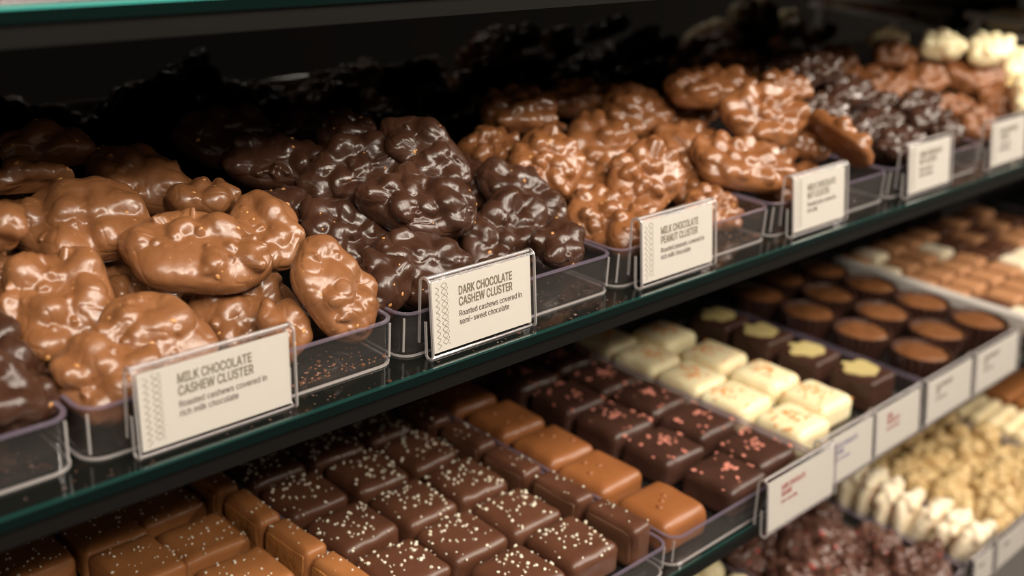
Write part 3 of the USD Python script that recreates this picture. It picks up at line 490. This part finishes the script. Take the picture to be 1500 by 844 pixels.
    ('milk', (0.1178, 0.1799, 0.0300), (-0.083, -0.197, 0.977), (-0.000, 0.980, 0.197), 0.0210, 0.0164, 0.0085, 944, None),
    ('milk', (0.0195, 0.1474, 0.0460), (-0.016, -0.045, 0.999), (-0.300, 0.953, 0.038), 0.0198, 0.0153, 0.0085, 961, None),
    ('milk', (0.0517, 0.1426, 0.0460), (-0.181, -0.311, 0.933), (0.961, 0.148, 0.236), 0.0201, 0.0172, 0.0085, 962, None),
    ('milk', (0.0515, 0.1726, 0.0460), (-0.171, -0.247, 0.954), (0.971, 0.125, 0.206), 0.0187, 0.0143, 0.0085, 966, None),
    ('milk', (0.1085, 0.1909, 0.0460), (0.011, -0.132, 0.991), (-0.509, 0.852, 0.119), 0.0210, 0.0163, 0.0085, 972, None),
    ('milk', (0.0144, 0.1694, 0.0600), (-0.051, -0.123, 0.991), (0.999, 0.001, 0.052), 0.0196, 0.0168, 0.0085, 989, None),
    ('dark', (0.2156, 0.0799, 0.0125), (0.092, -0.174, 0.980), (-0.932, 0.331, 0.146), 0.0182, 0.0179, 0.0085, 1002, None),
    ('dark', (0.2800, 0.0854, 0.0125), (-0.022, -0.364, 0.931), (-0.893, 0.425, 0.146), 0.0227, 0.0166, 0.0085, 1004, None),
    ('dark', (0.1811, 0.1160, 0.0125), (-0.094, -0.227, 0.969), (0.191, 0.952, 0.241), 0.0210, 0.0157, 0.0085, 1005, None),
    ('dark', (0.2134, 0.1127, 0.0125), (0.124, -0.277, 0.953), (-0.845, 0.473, 0.248), 0.0193, 0.0144, 0.0085, 1006, None),
    ('dark', (0.2493, 0.1163, 0.0125), (0.035, -0.177, 0.984), (0.932, 0.361, 0.032), 0.0183, 0.0175, 0.0085, 1007, None),
    ('dark', (0.2034, 0.1430, 0.0125), (-0.062, -0.151, 0.987), (0.929, 0.353, 0.113), 0.0239, 0.0169, 0.0085, 1010, None),
    ('dark', (0.1706, 0.1760, 0.0125), (-0.004, -0.063, 0.998), (0.847, 0.531, 0.036), 0.0183, 0.0159, 0.0085, 1013, None),
    ('dark', (0.2121, 0.1899, 0.0125), (0.054, -0.277, 0.959), (0.607, 0.771, 0.189), 0.0197, 0.0146, 0.0085, 1018, None),
    ('dark', (0.2392, 0.1134, 0.0300), (-0.029, -0.044, 0.999), (0.033, 0.998, 0.045), 0.0235, 0.0144, 0.0085, 1031, None),
    ('dark', (0.2069, 0.1422, 0.0300), (-0.124, -0.243, 0.962), (0.659, 0.705, 0.263), 0.0188, 0.0167, 0.0085, 1034, None),
    ('dark', (0.1735, 0.1769, 0.0300), (0.071, -0.129, 0.989), (0.974, 0.225, -0.041), 0.0187, 0.0166, 0.0085, 1037, None),
    ('dark', (0.2088, 0.1782, 0.0300), (-0.063, -0.112, 0.992), (0.543, 0.830, 0.128), 0.0204, 0.0158, 0.0085, 1038, None),
    ('dark', (0.2189, 0.1131, 0.0460), (-0.128, -0.207, 0.970), (-0.455, 0.881, 0.127), 0.0205, 0.0159, 0.0085, 1054, None),
    ('dark', (0.1748, 0.1727, 0.0460), (0.013, -0.029, 1.000), (-0.991, 0.136, 0.017), 0.0208, 0.0157, 0.0085, 1061, None),
    ('dark', (0.2529, 0.1194, 0.0600), (0.041, -0.274, 0.961), (0.976, 0.216, 0.020), 0.0194, 0.0165, 0.0085, 1079, None),
    ('peanut', (0.3436, 0.1135, 0.0125), (-0.063, -0.151, 0.986), (0.733, 0.663, 0.149), 0.0222, 0.0173, 0.0085, 1101, None),
    ('peanut', (0.4361, 0.1177, 0.0125), (0.086, -0.210, 0.974), (-0.159, 0.962, 0.222), 0.0182, 0.0155, 0.0085, 1104, None),
    ('peanut', (0.4053, 0.1454, 0.0125), (0.038, -0.114, 0.993), (-0.070, 0.991, 0.117), 0.0189, 0.0165, 0.0085, 1107, None),
    ('peanut', (0.3738, 0.1772, 0.0125), (-0.137, -0.296, 0.945), (-0.636, 0.758, 0.145), 0.0216, 0.0165, 0.0085, 1110, None),
    ('peanut', (0.4434, 0.1799, 0.0125), (-0.073, -0.117, 0.990), (0.202, 0.971, 0.129), 0.0237, 0.0159, 0.0085, 1112, None),
    ('peanut', (0.3341, 0.1453, 0.0300), (-0.193, -0.319, 0.928), (0.937, 0.222, 0.271), 0.0182, 0.0161, 0.0085, 1129, None),
    ('peanut', (0.3752, 0.1502, 0.0300), (0.065, -0.103, 0.993), (0.792, 0.610, 0.012), 0.0213, 0.0178, 0.0085, 1130, None),
    ('peanut', (0.4382, 0.1807, 0.0300), (-0.168, -0.289, 0.943), (0.261, 0.909, 0.325), 0.0198, 0.0147, 0.0085, 1136, None),
    ('peanut', (0.4076, 0.1778, 0.0460), (-0.093, -0.275, 0.957), (-0.463, 0.863, 0.203), 0.0216, 0.0153, 0.0085, 1159, None),
    ('pecan', (0.5357, 0.0526, 0.0125), (-0.006, -0.101, 0.995), (0.310, 0.946, 0.098), 0.0229, 0.0153, 0.0085, 1190, None),
    ('pecan', (0.5793, 0.0598, 0.0125), (-0.030, -0.092, 0.995), (0.480, 0.872, 0.095), 0.0223, 0.0176, 0.0085, 1191, None),
    ('pecan', (0.4979, 0.1204, 0.0125), (-0.088, -0.327, 0.941), (0.922, 0.331, 0.201), 0.0198, 0.0146, 0.0085, 1197, None),
    ('pecan', (0.5300, 0.1110, 0.0125), (0.109, -0.232, 0.967), (0.899, 0.438, 0.004), 0.0206, 0.0150, 0.0085, 1198, None),
    ('pecan', (0.5344, 0.1695, 0.0125), (0.009, -0.138, 0.990), (0.337, 0.933, 0.127), 0.0201, 0.0162, 0.0085, 1206, None),
    ('pecan', (0.5357, 0.0872, 0.0300), (0.022, -0.292, 0.956), (-0.959, 0.266, 0.103), 0.0188, 0.0170, 0.0085, 1218, None),
    ('pecan', (0.5728, 0.0861, 0.0300), (0.026, -0.129, 0.991), (0.049, 0.991, 0.128), 0.0181, 0.0173, 0.0085, 1219, None),
    ('pecan', (0.6027, 0.1092, 0.0300), (-0.053, -0.129, 0.990), (0.695, 0.708, 0.130), 0.0180, 0.0170, 0.0085, 1224, None),
    ('pecan', (0.5088, 0.1448, 0.0300), (0.012, -0.021, 1.000), (0.155, 0.988, 0.019), 0.0188, 0.0147, 0.0085, 1225, None),
    ('bark', (0.7312, 0.0580, 0.0125), (-0.059, -0.209, 0.976), (-0.782, 0.617, 0.085), 0.0201, 0.0156, 0.0085, 1287, None),
    ('bark', (0.7668, 0.0496, 0.0125), (0.173, -0.304, 0.937), (0.969, 0.221, -0.107), 0.0214, 0.0158, 0.0085, 1288, None),
    ('bark', (0.7402, 0.0893, 0.0125), (-0.042, -0.071, 0.997), (0.804, 0.590, 0.076), 0.0212, 0.0173, 0.0085, 1291, None),
    ('bark', (0.7276, 0.1199, 0.0125), (0.007, -0.012, 1.000), (0.984, 0.177, -0.004), 0.0185, 0.0172, 0.0085, 1295, None),
    ('bark', (0.6688, 0.1450, 0.0125), (0.022, -0.178, 0.984), (-0.970, 0.233, 0.064), 0.0214, 0.0150, 0.0085, 1297, None),
    ('bark', (0.7037, 0.1722, 0.0125), (-0.073, -0.336, 0.939), (-0.583, 0.779, 0.233), 0.0211, 0.0141, 0.0085, 1302, None),
    ('bark', (0.6606, 0.0867, 0.0300), (-0.012, -0.018, 1.000), (-0.952, 0.305, -0.006), 0.0196, 0.0159, 0.0085, 1313, None),
    ('bark', (0.6697, 0.1393, 0.0300), (-0.022, -0.120, 0.993), (0.999, 0.042, 0.027), 0.0201, 0.0143, 0.0085, 1321, None),
    ('bark', (0.6694, 0.1790, 0.0300), (0.091, -0.210, 0.973), (0.933, 0.361, -0.010), 0.0230, 0.0170, 0.0085, 1325, None),
    ('bark', (0.6718, 0.1165, 0.0460), (-0.002, -0.367, 0.930), (0.080, 0.927, 0.366), 0.0214, 0.0179, 0.0085, 1341, None),
    ('bark', (0.7012, 0.1481, 0.0460), (-0.086, -0.138, 0.987), (0.358, 0.920, 0.159), 0.0224, 0.0155, 0.0085, 1346, None),
    ('bark', (0.6694, 0.1709, 0.0460), (-0.056, -0.112, 0.992), (0.879, 0.466, 0.102), 0.0231, 0.0179, 0.0085, 1349, None),
    ('round', (0.9322, 0.0845, 0.0125), (-0.008, -0.064, 0.998), (0.674, 0.737, 0.052), 0.0202, 0.0143, 0.0085, 1388, None),
    ('round', (0.8268, 0.1164, 0.0125), (0.105, -0.178, 0.978), (0.120, 0.979, 0.165), 0.0196, 0.0178, 0.0085, 1389, None),
    ('round', (0.8959, 0.1105, 0.0125), (0.154, -0.258, 0.954), (0.988, 0.061, -0.143), 0.0198, 0.0152, 0.0085, 1391, None),
    ('round', (0.8309, 0.1506, 0.0125), (-0.031, -0.078, 0.997), (-0.882, 0.471, 0.009), 0.0213, 0.0178, 0.0085, 1393, None),
    ('round', (0.8708, 0.1749, 0.0125), (-0.003, -0.007, 1.000), (-0.669, 0.743, 0.003), 0.0189, 0.0146, 0.0085, 1398, None),
    ('round', (0.8299, 0.1969, 0.0125), (-0.113, -0.204, 0.972), (0.987, 0.093, 0.135), 0.0213, 0.0141, 0.0085, 1401, None),
    ('round', (0.8703, 0.1426, 0.0300), (-0.034, -0.346, 0.937), (0.997, 0.057, 0.057), 0.0197, 0.0174, 0.0085, 1418, None),
    ('round', (0.8331, 0.1781, 0.0300), (-0.020, -0.249, 0.968), (0.304, 0.921, 0.243), 0.0232, 0.0173, 0.0085, 1421, None),
    ('round', (0.8659, 0.1720, 0.0300), (-0.063, -0.092, 0.994), (0.974, 0.209, 0.081), 0.0215, 0.0144, 0.0085, 1422, None),
    ('round', (0.8937, 0.1463, 0.0460), (-0.000, -0.001, 1.000), (0.743, 0.670, 0.001), 0.0213, 0.0155, 0.0085, 1443, None),
    ('round', (0.8595, 0.1737, 0.0460), (0.008, -0.081, 0.997), (0.234, 0.969, 0.077), 0.0222, 0.0147, 0.0085, 1446, None),
    ('white', (1.0232, 0.0600, 0.0125), (-0.009, -0.308, 0.951), (0.229, 0.925, 0.302), 0.0202, 0.0150, 0.0085, 1478, None),
    ('white', (1.0545, 0.0807, 0.0125), (0.072, -0.314, 0.947), (0.996, 0.068, -0.053), 0.0216, 0.0178, 0.0085, 1483, None),
    ('white', (0.9957, 0.1208, 0.0125), (-0.052, -0.092, 0.994), (-0.546, 0.836, 0.049), 0.0202, 0.0162, 0.0085, 1485, None),
    ('white', (0.9982, 0.0837, 0.0300), (-0.007, -0.012, 1.000), (-0.198, 0.980, 0.010), 0.0220, 0.0150, 0.0085, 1505, None),
    ('white', (1.0324, 0.0871, 0.0300), (-0.044, -0.366, 0.930), (-0.935, 0.343, 0.090), 0.0183, 0.0141, 0.0085, 1506, None),
    ('white', (0.9917, 0.1415, 0.0300), (0.002, -0.012, 1.000), (0.279, 0.960, 0.011), 0.0215, 0.0179, 0.0085, 1513, None),
]
for kind, o, n, ax, a, b, c, seed, label in CLUSTERS:
    nm, mt = LOOK[kind]
    n, ax = np.array(n), np.array(ax); n = n / np.linalg.norm(n); ax = ax - n * (ax @ n); ax /= np.linalg.norm(ax); ay = np.cross(n, ax)
    near = (np.array(o) - EYE) @ FWD
    sub = (6 if seed in HERO else 5) if near < .80 else 4
    coat, bits = cluster(a, b, c, kind, seed, sub)
    group = None
    if label is None:
        sub, label, group = 4, BURIED[kind] + ' buried at the ' + spot(o), BURIED[kind] + 's buried in the pile'
    t = thing(nm, label, 'chocolate cluster', o, ax, ay, n, group)
    part(t, 'chocolate_coat', coat, mt, True)
    for m in bits:
        part(t, 'nut_bit', m, 'roasted_nut', True)

# ------------------------------------------------------------------ moulded squares on the second lowest shelf
def rounded_block(w, d, h, r, dome, seed, n=13, sag=.0006):
    """A chocolate square: a block with soft edges, a slightly domed top and a spread foot."""
    rng = np.random.default_rng(seed)
    g = trimesh.creation.box((2, 2, 2)).subdivide().subdivide().subdivide().subdivide() if n > 10 else trimesh.creation.box((2, 2, 2)).subdivide().subdivide().subdivide()
    V = g.vertices.copy(); V = np.sign(V) * np.abs(V) ** .8
    half = np.array([w / 2, d / 2, h / 2]); P = V * half; inner = np.clip(P, -(half - r), half - r); dv = P - inner
    L = np.linalg.norm(dv, axis=1, keepdims=True); P = inner + np.where(L > 0, dv / np.maximum(L, 1e-9) * r, 0)
    top = np.clip(P[:, 2] / (h / 2), 0, 1); e = 1 - np.maximum(np.abs(P[:, 0] / (w / 2)), np.abs(P[:, 1] / (d / 2))) ** 2
    P[:, 2] += top * dome * e; fl = np.clip(-P[:, 2] / (h / 2), 0, 1) ** 2; P[:, :2] *= (1 + .035 * fl)[:, None]
    P = P + (meshkit.noise(P * 110 + seed, seed)[:, None] - .5) * sag * np.array([1, 1, .6]) * 2
    P[:, 2] += h / 2
    return trimesh.Trimesh(P, g.faces, process=False)
def scatter(mesh, count, seed, size, spread, flat=.8, centre=(0, 0), sub=0, bare=.06):
    """Grains lying on the upward faces of a block, gathered around a centre."""
    rng = np.random.default_rng(seed); N = mesh.vertex_normals; up = np.nonzero(N[:, 2] > .55)[0]; V = mesh.vertices[up]
    wgt = np.exp(-((V[:, 0] - centre[0]) ** 2 + (V[:, 1] - centre[1]) ** 2) / (2 * spread ** 2)) + bare
    grains = []
    for i in rng.choice(len(up), count, p=wgt / wgt.sum()):
        m = ICO[sub].copy(); s = size * rng.uniform(.45, 1.35); m.vertices = m.vertices * rng.uniform(.7, 1.3, (len(m.vertices), 1)) * np.array([s, s * rng.uniform(.6, 1), s * flat])
        m.apply_transform(trimesh.transformations.rotation_matrix(rng.uniform(0, 6.28), (0, 0, 1))); m.apply_translation(V[i] + rng.uniform(-.0012, .0012, 3) * (1, 1, 0) + (0, 0, s * .25)); grains.append(m)
    return joined(grains)
FL = -.1776
BODY_TOP = {}
def block_kind(name, category, mt, size, variants, dress, seed0):
    out = []
    for v in range(variants):
        out.append((name, category, mt, size, dress, seed0 + v * 7))
    return out
made = {}
def place_block(key, v, label, o, rz, builder):
    """The first of each variant is built where it stands; later ones refer to it."""
    if (key, v) not in made:
        made[(key, v)] = builder(v, label, o, rz); return
    copy(made[(key, v)], label, o, rz)
def block_builder(name, category, mt, w, d, h, r, dome, dress):
    def build(v, label, o, rz):
        X = UsdGeom.Xform.Define(stage, numbered('/World', name)); X.AddTransformOp().Set(turn(o, rz)); t = tag(X.GetPrim(), label, category)
        m = rounded_block(w, d, h, r, dome, 300 + v * 13 + len(name)); part(t, 'chocolate_body', m, mt, True)
        if dress: dress(t, m, v)
        return t
    return build
def salt(n, size=.00085):
    def f(t, m, v):
        rng = np.random.default_rng(v + 50)
        part(t, 'salt_grains', scatter(m, n, 900 + v, size, .0095, .8, rng.uniform(-.006, .006, 2)), 'salt_crystal', False, 'coarse salt sprinkled on top', 'stuff')
    return f
def flakes(mt, n, size, lab, spread=.006):
    def f(t, m, v):
        rng = np.random.default_rng(v + 70)
        part(t, 'flakes', scatter(m, n, 700 + v, size, spread, .35, rng.uniform(-.005, .005, 2), 0, .012), mt, False, lab, 'stuff')
    return f
def pimples(t, m, v):
    rng = np.random.default_rng(v + 90); top = m.vertices[:, 2].max()
    for i in range(3):
        k = ICO[2].copy(); k.apply_scale((.0022, .0018, .0012)); k.apply_translation((rng.uniform(-.012, .012), rng.uniform(-.012, .012), top - .0004)); part(t, 'nut_bump', k, 'square_milk', True)
NUM = ['first', 'second', 'third', 'fourth', 'fifth', 'sixth', 'seventh', 'eighth', 'ninth', 'tenth', 'eleventh', 'twelfth', 'thirteenth', 'fourteenth', 'fifteenth', 'sixteenth']
ORD = ['frontmost'] + [w + ' from front' for w in NUM[1:]]
rnd = random.Random(5)
def column(key, builder, x, ys, text, variants=4, jit=.0018, turnjit=.05, quarter=True, first=0, z=FL):
    for i, y in enumerate(ys):
        v = (i * 3 + int(x * 1000)) % variants
        rz = rnd.uniform(-turnjit, turnjit) + (math.pi / 2 * rnd.randint(0, 3) if quarter else 0)
        place_block(key, v, f'{text}, {ORD[i + first]}', (x + rnd.uniform(-jit, jit), y + rnd.uniform(-jit, jit), z), rz, builder)
caramel = block_builder('salted_caramel_square', 'chocolate', 'square_caramel', .0405, .0440, .0215, .0040, .0012, salt(34))
salted = block_builder('salted_dark_square', 'chocolate', 'square_dark', .0425, .0445, .0225, .0058, .0012, salt(56, .0010))
milk = block_builder('milk_square', 'chocolate', 'square_milk', .0450, .0455, .0235, .0065, .0016, pimples)
pink = block_builder('pink_flecked_square', 'chocolate', 'square_bitter', .0450, .0440, .0225, .0058, .0012, flakes('pink_flake', 24, .0021, 'pink fruit flakes on top', .0026))
white = block_builder('white_square', 'chocolate', 'white_chocolate', .0440, .0450, .0225, .0065, .0014, flakes('orange_flake', 48, .0015, 'orange crumbs on top', .0055))
column('caramel', caramel, .020, [.200], 'salted caramel square in the leftmost column', first=4)
column('caramel', caramel, .065, [.155, .202], 'salted caramel square in the second column from left', first=3)
column('caramel', caramel, .108, [.107, .155, .203], 'salted caramel square beside the upright caramel slabs', first=2)
column('salted', salted, .183, [.056, .104, .154, .201], 'salted dark square in the left column of its tray', first=1)
column('salted', salted, .230, [.006, .055, .102, .153, .201], 'salted dark square in the middle column of its tray')
column('salted', salted, .276, [.007, .053, .103, .152, .200], 'salted dark square in the right column of its tray')
column('milk', milk, .356, [-.004, .050, .0985, .148, .197], 'milk chocolate square with small bumps')
column('pink', pink, .4215, [-.004, .046, .096, .145, .194], 'pink-flecked dark square in the left pink-flecked column')
column('pink', pink, .4715, [.004, .054, .103, .152, .200], 'pink-flecked dark square in the right pink-flecked column')
column('white', white, .531, [.011, .060, .107, .156, .204], 'white square with orange crumbs, left white column')
column('white', white, .584, [.020, .069, .121, .176], 'white square with orange crumbs, right white column')

def upright_slab(name, mt, face, text, spots, w=.0175, d=.042, h=.031):
    for i, (x, y) in enumerate(spots):
        X = UsdGeom.Xform.Define(stage, numbered('/World', name)); X.AddTransformOp().Set(turn((x, y, FL), rnd.uniform(-.06, .06), 1, (0, rnd.uniform(-.05, .05)))); t = tag(X.GetPrim(), f'{text}, {ORD[i]}', 'chocolate')
        m = rounded_block(w, d, h, .0045, .0008, 60 + i * 3 + len(name)); part(t, 'chocolate_body', m, mt, True)
        c = rounded_block(d * .84, h * .74, .0016, .0007, .0, 80 + i, n=9, sag=.0012); c.apply_transform(trimesh.transformations.euler_matrix(math.pi / 2, 0, -math.pi / 2)); c.apply_translation((-w / 2 - .0002 + .0006, 0, h * .50)); part(t, 'cut_face', c, face, True, 'rough cut side')
        part(t, 'salt_grains', scatter(m, 14, 40 + i, .0007, .01), 'salt_crystal', False, None, 'stuff')
upright_slab('upright_caramel_slab', 'square_caramel', 'cut_caramel', 'salted caramel slab standing on edge beside the dark squares', [(.1440, .062), (.1425, .108), (.1415, .152), (.1400, .198)], w=.0165)
upright_slab('upright_dark_slab', 'square_dark', 'cut_nougat', 'salted dark slab standing on edge beside the milk squares', [(.3130, .000), (.3105, .046), (.3100, .0925), (.3095, .138), (.3090, .185)], w=.0185, h=.030)

# dark cubes with a pale swoosh
def swoosh(t, m, v):
    top = m.vertices[:, 2].max(); rng = np.random.default_rng(v + 31); th = np.linspace(0, 2 * math.pi, 29)[:-1]
    rr = .0150 + sum(rng.uniform(-.0016, .0016) * np.cos(k * th + rng.uniform(0, 6)) for k in range(2, 8))
    g = extrude(Polygon(np.stack([rr * np.cos(th) - .0008, rr * np.sin(th) + .003], 1)), .0016, top - .0010); part(t, 'pale_swoosh', g, 'pale_topping', 40, 'pale yellow coating poured over the top')
cube = block_builder('pale_topped_cube', 'chocolate', 'square_bitter', .0400, .0400, .0270, .0035, .0008, swoosh)
column('cube', cube, .6450, [.014, .066, .115, .162], 'dark chocolate cube topped with a pale yellow swoosh', 2, quarter=False)

# fluted cups
def cup(v, label, o, rz):
    X = UsdGeom.Xform.Define(stage, numbered('/World', 'fluted_cup')); X.AddTransformOp().Set(turn(o, rz)); t = tag(X.GetPrim(), label, 'chocolate cup')
    n, z = 96, [0, .001, .029, .0320, .0320, .0290, .0280]; r = [.0165, .0180, .0255, .0257, .0240, .0230, 0.0002]; fl = [.0005, .0008, .0011, .0006, .0003, 0, 0]
    th = np.arange(n) / n * 2 * math.pi; V = np.vstack([np.stack([(r[k] + fl[k] * np.sign(np.sin(th * 24))) * np.cos(th), (r[k] + fl[k] * np.sign(np.sin(th * 24))) * np.sin(th), np.full(n, z[k])], 1) for k in range(7)])
    V = np.vstack([V, [[0, 0, 0]]]); F = []
    for k in range(6):
        for i in range(n):
            a, b2, c2, d2 = k * n + i, k * n + (i + 1) % n, (k + 1) * n + (i + 1) % n, (k + 1) * n + i; F += [(a, b2, c2), (a, c2, d2)]
    F += [(len(V) - 1, (i + 1) % n, i) for i in range(n)]
    part(t, 'fluted_shell', trimesh.Trimesh(V, np.array(F), process=False), 'square_bitter', 30)
    d = ICO[3].copy(); d.vertices = d.vertices * (.0230, .0230, .0050) + (0, 0, .0280); d.vertices[:, 2] += (meshkit.noise(d.vertices * 130 + v, v) - .5) * .002
    part(t, 'milk_filling', d, 'cup_filling', True, 'milk chocolate dome filling the cup')
    return t
k = 0
for c_, xs in enumerate([.7155, .773, .830]):
    for r_, y in enumerate([.000, .056, .112, .166]):
        place_block('cup', k % 2, f'dark fluted cup with milk filling, {ORD[r_]}, {NUM[c_]} column from the pale-topped cubes', (xs + rnd.uniform(-.001, .001), y + .012 * (c_ % 2) + rnd.uniform(-.001, .001), FL), rnd.uniform(0, 6), cup); k += 1

# small pale caramels beyond the bar
fud = lambda nm, mt: block_builder(nm, 'caramel', mt, .0290, .0330, .0205, .0040, .0008, None)
f1, f2, f3 = fud('pale_caramel', 'fudge'), fud('dark_caramel', 'square_dark'), fud('cream_caramel', 'cream_coating')
for c_ in range(9):
    for r_ in range(6):
        x, y = .914 + c_ * .0395, -.012 + r_ * .0380
        ch = rnd.random(); b, key, txt = (f1, 'f1', 'small pale caramel block') if ch < (.80 if c_ < 4 else .45) else (f2, 'f2', 'small dark caramel block') if ch < .9 else (f3, 'f3', 'small cream coloured block')
        if c_ >= 4 and r_ < 3: b, key, txt = f3, 'f3', 'small cream coloured block'
        place_block(key, (c_ + r_) % 2, f'{txt} beyond the silver bar, {ORD[r_]}, {NUM[c_]} column from the bar', (x + rnd.uniform(-.002, .002), y + rnd.uniform(-.002, .002), FL), rnd.uniform(-.08, .08), b)

# ------------------------------------------------------------------ the lowest shelf
BL = -.3347
def lump_builder(name, category, mt, dims, kind, label_part=None):
    def build(v, label, o, rz):
        X = UsdGeom.Xform.Define(stage, numbered('/World', name)); X.AddTransformOp().Set(turn(o, rz)); t = tag(X.GetPrim(), label, category, made_group.get(name))
        m, _ = cluster(*dims, kind, 500 + v * 11 + len(name), 4); part(t, 'coated_body', m, mt, True); return t
    return build
made_group = {'crumb_nugget': 'golden crumb nuggets on the lowest shelf', 'red_flecked_cluster': 'red-flecked dark clusters on the lowest shelf'}
def wedge_builder(v, label, o, rz):
    X = UsdGeom.Xform.Define(stage, numbered('/World', 'cream_round')); X.AddTransformOp().Set(turn(o, rz, 1, (.35, 0))); t = tag(X.GetPrim(), label, 'coated cookie')
    m, _ = cluster(.027, .0095, .022, 'white', 640 + v, 4); part(t, 'coated_body', m, 'cream_coating', True); return t
for i, y in enumerate(np.linspace(-.070, .190, 14)):
    place_block('wedge', i % 3, f'cream coated round standing in its row on the lowest shelf, {ORD[i]}', (.739 + rnd.uniform(-.003, .003), y, BL + .019), rnd.uniform(-.15, .15), wedge_builder)
nug = lump_builder('crumb_nugget', 'nugget', 'nut_crumb', (.0125, .0105, .0085), 'round')
k = 0
for layer, zz in ((0, .007), (1, .018)):
    for i in range(8):
        for j in range(12):
            x, y = .790 + i * .0225 + (.011 if (j + layer) % 2 else 0), -.066 + j * .0225 + layer * .008
            if layer and rnd.random() < .35: continue
            if x > .955: continue
            v = k % 4; k += 1; lab = f'golden crumb nugget, {["lower", "upper"][layer]} layer of its heap, {ORD[j]}, {NUM[i]} column from the left'
            o = (x + rnd.uniform(-.003, .003), y + rnd.uniform(-.003, .003), BL + zz + rnd.uniform(-.001, .003))
            if ('nug', v) in made: copy(made[('nug', v)], lab, o, rnd.uniform(0, 6), rnd.uniform(.9, 1.15), made_group['crumb_nugget'], (rnd.uniform(-.5, .5), rnd.uniform(-.5, .5)))
            else: made[('nug', v)] = nug(v, lab, o, 0)
ber = lump_builder('red_flecked_cluster', 'chocolate cluster', 'red_flecked_chocolate', (.018, .0145, .010), 'bark')
k = 0
for layer, zz in ((0, .008), (1, .019)):
    for i in range(5):
        for j in range(10):
            x, y = .564 + i * .030 + (.012 if j % 2 else 0), -.064 + j * .0275 + layer * .01
            if x > .688 or (layer and rnd.random() < .4): continue
            v = k % 4; k += 1; lab = f'red-flecked dark cluster, {["lower", "upper"][layer]} layer of its heap, {ORD[j]}, {NUM[i]} column from the left'
            o = (x + rnd.uniform(-.003, .003), y + rnd.uniform(-.003, .003), BL + zz + rnd.uniform(-.001, .003))
            if ('ber', v) in made: copy(made[('ber', v)], lab, o, rnd.uniform(0, 6), rnd.uniform(.9, 1.15), made_group['red_flecked_cluster'], (rnd.uniform(-.4, .4), rnd.uniform(-.4, .4)))
            else: made[('ber', v)] = ber(v, lab, o, 0)
def ball(v, label, o, rz):
    X = UsdGeom.Xform.Define(stage, numbered('/World', 'pale_ball')); X.AddTransformOp().Set(turn(o, rz)); t = tag(X.GetPrim(), label, 'coated ball')
    m = ICO[3].copy(); m.vertices = m.vertices * (.0135, .0135, .0125) * (1 + .12 * (meshkit.fbm(m.vertices * 3 + v, 2, v)[:, None] - .5)); part(t, 'coated_body', m, 'white_chocolate', True); return t
for i in range(4):
    for j in range(5):
        place_block('ball', (i + j) % 3, f'pale round ball on the lowest shelf, {ORD[j]}, {NUM[i]} row from the red-flecked clusters', (.524 - i * .029, .0 + j * .030, BL + .0125), rnd.uniform(0, 6), ball)
def stick(v, label, o, rz):
    X = UsdGeom.Xform.Define(stage, numbered('/World', 'coated_stick')); X.AddTransformOp().Set(turn(o, rz)); t = tag(X.GetPrim(), label, 'coated stick')
    m = rounded_block(.066, .0150, .024, .005, .001, 820 + v, sag=.0015); part(t, 'coated_body', m, 'wafer_coating', True); return t
for j in range(16):
    place_block('stick', j % 3, f'pale coated stick lying across the lowest shelf, {ORD[j]}', (1.006, -.066 + j * .0172, BL), rnd.uniform(-.05, .05), stick)
brown = block_builder('caramel_bar', 'chocolate', 'square_caramel', .105, .030, .024, .004, .0008, None)
for j in range(8):
    place_block('brown', j % 2, f'long caramel coloured bar behind the pale sticks, {ORD[j]}', (1.105, -.055 + j * .0325, BL), rnd.uniform(-.04, .04), brown)
# far away behind the top right bar
far = block_builder('far_caramel', 'chocolate', 'square_caramel', .040, .036, .020, .005, .001, None)
t = thing('raised_tray', 'raised silver tray far away at the top right of the middle shelf', 'tray', (1.32, .02, .0004)); part(t, 'tray_base', bevel_box(-.12, .12, 0, .21, .060, .066, .001), 'brushed_silver', 30)
for sx in (-1, 1):
    for sy in (.01, .19): part(t, 'tray_leg', bevel_box(sx * .11 - .004, sx * .11 + .004, sy, sy + .008, 0, .060, .001), 'brushed_silver', 30)
for i in range(4):
    for j in range(4):
        b, key, txt = (far, 'far', 'brown block') if (i + j * 2) % 3 else (white, 'white', 'white block')
        place_block(key, 0 if key == 'far' else j % 4, f'{txt} on the raised far tray, {ORD[j]}, {NUM[i]} row from the bar', (1.23 + i * .055, .05 + j * .047, .0670), rnd.uniform(-.1, .1), b)
